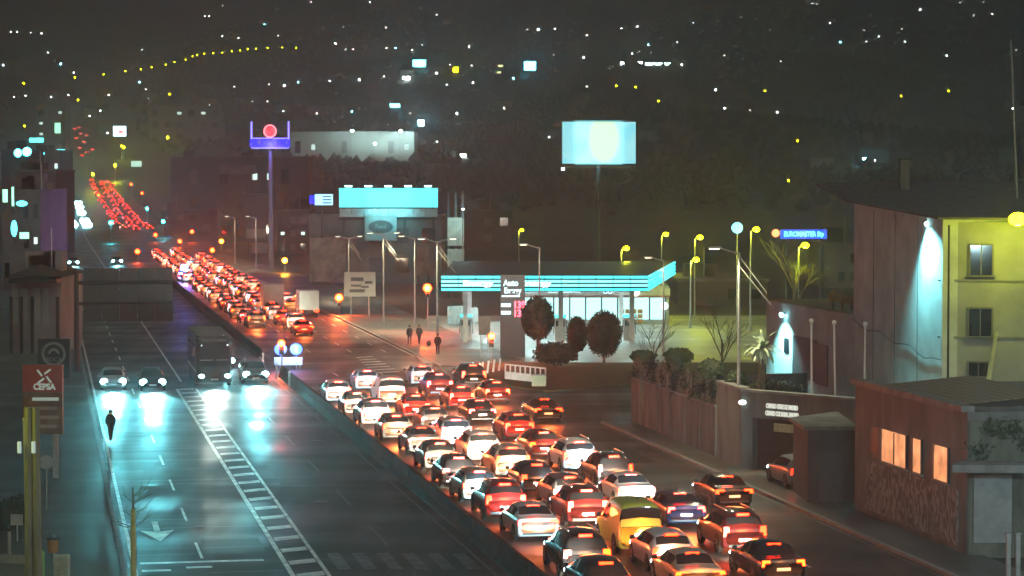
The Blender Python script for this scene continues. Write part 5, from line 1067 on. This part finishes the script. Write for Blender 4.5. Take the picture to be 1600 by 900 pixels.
gp_ = empty('green_bollard', Vector((*G(66, 905).xy, .12)), 0, 'stout green bollard beside the pale cabinet', 'bollard'); MB().tube((0, 0, 0), (0, 0, .85), .1, n=10).build('post', mat('green_paint', (.2, .42, .14), .5, .2, 3), gp_); MB().sphere((0, 0, .86), .11, 10, 6).build('cap', MATS['green_paint'], gp_)
street_lamp(UY(34.3, 70, .12), UY(34.3, 70, 10.5), (-1.6, 0), 'added white street lamp out of view at the right kerb', None, emit('kerb_lens', (.8, 1, .8), 60), 7000, lens_r=.16)  # unseen lamp added so its white light offsets the red cast
street_lamp(Vector((-21.2, 82, .12)), (-21.2, 82, 8.5), (1.0, .2), 'assumed sodium street lamp out of view at the left pavement', None, M_SOD, 420, lens_r=.16)  # unseen lamp added here, assumed from yellow light on trunk and poles
# left shop row, signs
for i, (px0, px1, yt, Y, m, r, c, l, lab) in enumerate(((0, 60, 300, 330, MG, 3, 4, .15, 'grey shop building behind the gabled house on the left'), (20, 85, 268, 470, MDk, 3, 4, .1, 'dark shop block farther along the left pavement'), (40, 92, 236, 700, MG, 3, 4, .2, 'grey far block on the left of the avenue'), (0, 40, 235, 560, MDk, 3, 3, .2, 'dark tall block behind the left shops'))):
    building('shop_building', lab, px0, px1, yt, Y, 20, m, r, c, l)
M_CS = emit('cyan_sign', (.10, .95, 1.0), 4.5); M_GS = emit('green_sign', (.35, 1, .6), 2.4)
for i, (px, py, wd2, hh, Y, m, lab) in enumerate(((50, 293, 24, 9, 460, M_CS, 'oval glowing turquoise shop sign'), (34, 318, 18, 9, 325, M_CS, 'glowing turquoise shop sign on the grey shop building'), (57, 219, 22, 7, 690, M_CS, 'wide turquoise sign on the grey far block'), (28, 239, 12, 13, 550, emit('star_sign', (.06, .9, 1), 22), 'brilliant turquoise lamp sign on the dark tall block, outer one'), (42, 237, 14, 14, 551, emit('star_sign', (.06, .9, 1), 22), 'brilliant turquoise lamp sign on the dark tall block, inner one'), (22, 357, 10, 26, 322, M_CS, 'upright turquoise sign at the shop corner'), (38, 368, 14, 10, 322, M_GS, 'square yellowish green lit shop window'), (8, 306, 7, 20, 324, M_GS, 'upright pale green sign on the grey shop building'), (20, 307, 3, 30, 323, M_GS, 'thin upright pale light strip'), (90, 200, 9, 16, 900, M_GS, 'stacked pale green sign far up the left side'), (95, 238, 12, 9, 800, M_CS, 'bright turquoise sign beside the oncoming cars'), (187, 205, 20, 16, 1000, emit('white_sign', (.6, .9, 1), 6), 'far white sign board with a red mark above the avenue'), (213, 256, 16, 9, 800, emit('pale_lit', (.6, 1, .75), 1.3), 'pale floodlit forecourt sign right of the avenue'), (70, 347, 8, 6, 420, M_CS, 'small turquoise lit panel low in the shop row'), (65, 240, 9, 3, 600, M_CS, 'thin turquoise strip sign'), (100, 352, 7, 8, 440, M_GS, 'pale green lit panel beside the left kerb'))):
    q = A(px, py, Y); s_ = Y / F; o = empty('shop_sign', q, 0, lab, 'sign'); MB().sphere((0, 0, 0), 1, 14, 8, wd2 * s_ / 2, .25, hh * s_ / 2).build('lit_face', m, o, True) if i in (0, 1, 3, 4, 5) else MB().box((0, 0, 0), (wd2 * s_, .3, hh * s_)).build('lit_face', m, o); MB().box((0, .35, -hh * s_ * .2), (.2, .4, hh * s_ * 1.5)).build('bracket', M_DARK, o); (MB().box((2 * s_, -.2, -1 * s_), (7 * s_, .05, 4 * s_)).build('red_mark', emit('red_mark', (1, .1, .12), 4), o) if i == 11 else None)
for k in range(16):
    px, py = random.uniform(58, 108), random.uniform(262, 372); Y = 330 + (372 - py) * 3.5; q = A(px, py, Y); s_ = Y / F
    o = empty('window_light', q, 0, 'tiny pale lit pane in the left shop row', 'light', 'tiny lit panes'); MB().box((0, 0, 0), (random.uniform(2, 5) * s_, .2, random.uniform(2, 6) * s_)).build('pane', emit('tiny_pane', (.6, 1, .85), 1.3), o); MB().box((0, .2, 0), (6 * s_, .1, 7 * s_)).build('surround', M_DARK, o)
# ================================================================== FAR LIGHTS
M_FW = emit('far_white', (.85, 1.0, .95), 90.0); M_FY = emit('far_sodium', (.95, .95, .004), 32.0); M_FC = emit('far_cyan', (.2, .8, 1), 160.0)
ROWY = [(162, 116), (196, 111), (220, 108), (237, 105), (259, 101), (273, 97), (290, 93), (301, 88), (308, 86), (319, 84), (333, 83), (347, 82), (362, 80), (375, 79), (387, 77), (400, 76), (418, 75), (441, 74), (463, 75)]
OTHY = [(117, 121), (37, 130), (122, 156), (265, 147), (38, 197), (193, 230), (158, 192), (262, 215), (180, 258), (145, 272), (963, 134), (993, 136), (1029, 158), (1195, 142), (1246, 220), (1408, 150), (1482, 142), (1232, 282), (190, 228)]
WH = [(17, 50), (27, 50), (48, 51), (65, 52), (75, 82), (95, 100), (222, 78), (301, 46), (295, 52), (320, 25), (327, 25), (348, 9), (347, 56), (373, 59), (390, 36), (5, 102), (115, 114), (22, 152), (40, 150), (80, 152), (107, 149), (200, 127), (218, 129), (228, 140), (231, 155), (237, 155), (170, 149), (318, 136), (322, 140), (366, 136), (370, 132), (328, 165), (357, 177), (379, 162), (395, 160), (168, 209), (157, 174), (140, 182),
 (432, 15), (413, 38), (435, 56), (504, 44), (532, 43), (537, 43), (486, 3), (578, 3), (657, 13), (682, 23), (725, 30), (702, 36), (603, 43), (524, 68), (541, 77), (552, 77), (564, 86), (604, 75), (618, 75), (644, 78), (659, 70), (690, 79), (712, 82), (733, 73), (757, 81), (756, 87), (703, 102), (737, 103), (682, 115), (578, 113), (600, 120), (561, 125), (515, 127), (420, 132), (444, 134), (466, 129), (418, 159), (635, 122), (642, 117), (698, 133), (739, 130), (788, 170), (597, 185), (683, 223),
 (815, 46), (824, 46), (841, 46), (867, 45), (917, 55), (971, 44), (996, 41), (1018, 38), (1013, 70), (1058, 66), (1065, 66), (999, 80), (988, 84), (865, 86), (896, 87), (912, 90), (1132, 87), (1065, 101), (1119, 103), (917, 136), (1118, 141), (1132, 170), (1172, 173), (858, 216), (1010, 219), (802, 123), (1083, 36), (1121, 33), (1157, 27),
 (1269, 6), (1276, 6), (1360, 24), (1438, 15), (1500, 4), (1537, 3), (1521, 24), (1550, 22), (1350, 47), (1373, 57), (1354, 65), (1409, 45), (1414, 65), (1313, 66), (1220, 96), (1479, 87), (1473, 124), (1588, 78), (1582, 170), (1214, 176), (1203, 46), (1297, 36), (1285, 264), (1367, 253), (686, 272), (742, 355), (463, 282), (463, 330), (443, 175), (495, 178), (550, 175), (588, 170), (641, 178), (714, 178), (660, 190), (607, 196)]
def far_lamp(px, py, m, label, group, s=1.0, dz=8.0, light=0):
    g_ = G(px, py + dz * F / max(300, G(px, py).y)); Y = g_.y; p = A(px, py, Y); z0 = h(p.x, Y); t = empty('far_lamp', (p.x, Y, z0), 0, label, 'street lamp', group); H = max(2.0, p.z - z0); r = s * Y / F
    MB().tube((0, 0, 0), (0, 0, H), .12 + Y * .00003, n=5).build('post', M_DARK, t); MB().sphere((0, 0, H), r, 8, 6).build('lens', m, t, True)
    if light: lamp('lamp_light', 'POINT', light, SODC, (0, -r - 1, H), t, .5)
for q in ROWY: far_lamp(*q, M_FY, 'small yellow street lamp in the curved row on the hillside', 'yellow lamps in the hillside row', 1.15)
for i, q in enumerate(OTHY): far_lamp(*q, M_FY, 'lone small yellow street lamp among the far lights', 'scattered yellow lamps', 1.4 if i not in (5, 7, 8, 9) else 2.2, light=8000 if i in (5, 7, 8, 9) else 0)
HL = [('far hillside house showing one brilliant white window', 'house', 'far houses with a brilliant window'), ('far hillside house showing one clear pale window', 'house', 'far houses with a clear window'), ('far hillside house showing one faint warm window', 'house', 'far houses with a faint window'), ('far hillside house showing one bluish window', 'house', 'far houses with a bluish window')]
M_FW2 = emit('far_white_dim', (.9, 1.0, .95), 50.0); M_FW3 = emit('far_white_faint', (1.0, .95, .85), 20.0)
for i, q in enumerate(WH):
    random.seed(1000 + i); p = G(q[0], q[1] + 1.5); Y = p.y; s_ = Y / F; o = empty('hillside_house', p, 0, *HL[3 if i % 17 == 5 else i % 3])
    W, D, H = random.uniform(8, 14), 9, random.uniform(5, 8); MB().prism([(-W / 2, 0), (W / 2, 0), (W / 2, D), (-W / 2, D)], -3, H).build('wall', (MG, MP, MDk)[i % 3], o)
    MB().add([(-W / 2 - .5, -.5, H), (W / 2 + .5, -.5, H), (W / 2 + .5, D, H), (-W / 2 - .5, D, H), (-W / 2 + 1, D / 2, H + 2), (W / 2 - 1, D / 2, H + 2)], [(0, 1, 5, 4), (1, 2, 5), (2, 3, 4, 5), (3, 0, 4), (3, 2, 1, 0)]).build('roof', M_RT, o)
    sz = random.choice([1.2, 1.4, 1.6, 2.0]) * s_; wz = A(q[0], q[1], Y).z - p.z; MB().box((0, -.15, max(1.2, wz)), (sz * 1.1, .2, sz)).build('window', M_FC if i % 17 == 5 else (M_FW, M_FW2, M_FW3)[i % 3], o)
for px, py, wd2, hh, m, lab in ((655, 99, 20, 11, emit('far_cyan_board', (.15, .9, 1), 24), 'far glowing turquoise signboard on the hillside'), (828, 103, 18, 14, emit('far_blue_sign', (.10, .7, 1), 40), 'brilliant blue far sign on the hillside'), (1028, 100, 40, 3.6, emit('strip_light', (.6, 1, .9), 25), 'long thin far strip of white light'), (972, 99, 5, 4, M_FW, 'short far light at the end of the white strip'), (999, 98, 9, 3, M_FW, 'short far light next to the white strip'), (617, 165, 15, 6, MATS['far_cyan_board'], 'small far turquoise sign below the hillside'), (658, 192, 9, 9, M_FC, 'far blue white lamp sign beside the pale hall'), (722, 243, 12, 4, M_FW, 'small pale far panel in the dark slope'), (1352, 251, 8, 9, M_FC, 'small far blue light above the house roof'), (635, 122, 11, 5, M_FW, 'far cluster light on the hillside'), (712, 109, 8, 8, M_FY, 'far yellowish lit sign on the hillside'), (785, 103, 14, 3, emit('lit_road_glow', (.8, .8, .35), 5), 'far lit road strip on the hillside'), (775, 113, 16, 3, MATS['lit_road_glow'], 'lower far lit road strip on the hillside')):  # road strips are upright glowing panels standing for lamplight on the road
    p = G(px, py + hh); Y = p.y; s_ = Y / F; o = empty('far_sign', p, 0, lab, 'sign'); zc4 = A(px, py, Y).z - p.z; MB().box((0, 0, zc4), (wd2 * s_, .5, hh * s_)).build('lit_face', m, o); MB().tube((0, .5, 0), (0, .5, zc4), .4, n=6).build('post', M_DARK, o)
# wooded hillside
wo = MB(); random.seed(5)
for k in range(9000):
    px, py = random.uniform(-60, 1660), random.uniform(2, 262); 
    Y = 900 + (1 - py / 262) ** 1.2 * 3200 + random.uniform(-120, 120); X = (px - 800) / F * Y
    if abs(CA * X + SA * Y - 18) < 45: continue
    z = h(X, Y); H = random.uniform(3, 6.5); r = random.uniform(1.5, 3.5)
    wo.add([(X - r, Y, z + H * .3), (X, Y - r, z + H * .25), (X + r, Y, z + H * .3), (X, Y + r, z + H * .3), (X + random.uniform(-1, 1), Y, z + H), (X, Y, z)], [(0, 1, 4), (1, 2, 4), (2, 3, 4), (3, 0, 4), (1, 0, 5), (2, 1, 5), (3, 2, 5), (0, 3, 5)])
wd3 = wo.build('woodland', mat('hill_wood', (.055, .055, .045), .9, .4, .05)); tag(wd3, 'dark woodland covering the far hillside', 'woodland', kind='stuff')
# ================================================================== PEOPLE
def person(base, rz, label, top, legs, stride=.25, H=1.74, arm=.06):
    o = empty('person', base, rz, label, 'person'); k = H / 1.74
    J = dict(pel=(0, 0, .95), ch=(0, 0, 1.22), nk=(0, .0, 1.46), hd=(0, .03, 1.62), sl=(-.19, 0, 1.40), sr=(.19, 0, 1.40), el=(-.25, -arm, 1.14), er=(.25, arm, 1.14), hl=(-.24, arm, .90), hr=(.24, -arm + .08, .90),
             kl=(-.1, stride * .5, .50), kr=(.1, -stride * .3, .50), al=(-.1, stride * .6, .09), ar=(.1, -stride * .8, .11), fl=(-.1, stride * .6 + .16, .04), fr=(.1, -stride * .8 + .16, .05), pl=(-.1, 0, .90), pr=(.1, 0, .90))
    N = list(J); idx = {n: i for i, n in enumerate(N)}
    E = [('pel', 'ch'), ('ch', 'nk'), ('nk', 'hd'), ('nk', 'sl'), ('nk', 'sr'), ('sl', 'el'), ('sr', 'er'), ('el', 'hl'), ('er', 'hr'), ('pel', 'pl'), ('pel', 'pr'), ('pl', 'kl'), ('pr', 'kr'), ('kl', 'al'), ('kr', 'ar'), ('al', 'fl'), ('ar', 'fr')]
    R = dict(pel=.17, ch=.19, nk=.065, hd=.10, sl=.085, sr=.085, el=.06, er=.06, hl=.045, hr=.045, kl=.075, kr=.075, al=.05, ar=.05, fl=.045, fr=.045, pl=.11, pr=.11)
    me = bpy.data.meshes.new('body'); me.from_pydata([Vector(J[n]) * k for n in N], [(idx[a], idx[b]) for a, b in E], []); ob = bpy.data.objects.new('body', me); COL.objects.link(ob)
    md = ob.modifiers.new('s', 'SKIN'); 
    for n in N: r = R[n] * k; me.skin_vertices[0].data[idx[n]].radius = (r, r * (.72 if n in ('pel', 'ch') else 1))
    me.skin_vertices[0].data[idx['pel']].use_root = True; ob.modifiers.new('u', 'SUBSURF').levels = 1
    dg = bpy.context.evaluated_depsgraph_get(); m2 = bpy.data.meshes.new_from_object(ob.evaluated_get(dg)); bpy.data.objects.remove(ob)
    m2.materials.clear(); m2.materials.append(top); m2.materials.append(legs); m2.materials.append(mat('skin', (.45, .28, .2), .6, .1, 4))
    for p in m2.polygons:
        p.use_smooth = True; z = p.center.z / k; p.material_index = 2 if (z > 1.49 or (abs(p.center.x) > .2 * k and z < .92)) else (1 if z < .86 else 0)
    b = bpy.data.objects.new('body', m2); link(b, o)
    MB().sphere((0, -.01 * k, 1.67 * k), .115 * k, 10, 8, .95, 1.05, .95).build('hair', M_BLACK, o, True)
    ct_ = MB(); ct_.tube((0, 0, .80 * k), (0, 0, 1.36 * k), .21 * k, .20 * k, 12); ct_.build('coat', top, o); o.children[-1].scale = (1.05, .78, 1)
    return o
M_CD = mat('coat_dark', (.02, .02, .024), .8, .2, 4); M_CN = mat('trousers_dark', (.03, .03, .04), .8, .2, 4); M_CG = mat('coat_grey', (.06, .055, .06), .8, .2, 4)
person(G(173, 688), 2.9, 'person in a dark hooded coat walking along the left road edge', M_CD, M_CN, .22)
person(Vector((*G(640, 541).xy, .12)), .4, 'person in a dark coat standing at the kerb, outer one of a pair', M_CD, M_CN, .1)
person(Vector((*G(655, 540).xy, .12)), -.3, 'person in a grey coat walking along the kerb beside another pedestrian', M_CG, M_CN, .35)
person(Vector((*G(684, 556).xy, .12)), 3.0, 'person in dark clothes standing at the foot of a tall lamp post', M_CD, M_CN, .05)
bgp = empty('backpack', Vector((*G(670, 543).xy, .12)), 0, 'small dark bundle on the pavement between the pedestrians', 'bag'); MB().sphere((0, 0, .25), .25, 8, 6, .8, .6, 1).build('bag_body', M_CG, bgp, True); MB().tube((-.1, 0, .45), (.1, 0, .5), .02, n=5).build('strap', M_DARK, bgp)
# ================================================================== HAZE
HZ = MB().box((0, 3900, 464.5), (6800, 8300, 931)).build('haze', None); tag(HZ, 'thin damp night air over the town', 'haze', kind='stuff')
m = bpy.data.materials.new('haze_air'); m.use_nodes = True; t = m.node_tree; t.nodes.remove(t.nodes['Principled BSDF'])
pv = t.nodes.new('ShaderNodeVolumePrincipled'); pv.inputs['Color'].default_value = (.9, .92, .93, 1); pv.inputs['Density'].default_value = .00062; pv.inputs['Anisotropy'].default_value = .7
t.links.new(pv.outputs[0], t.nodes['Material Output'].inputs['Volume']); HZ.data.materials.append(m)
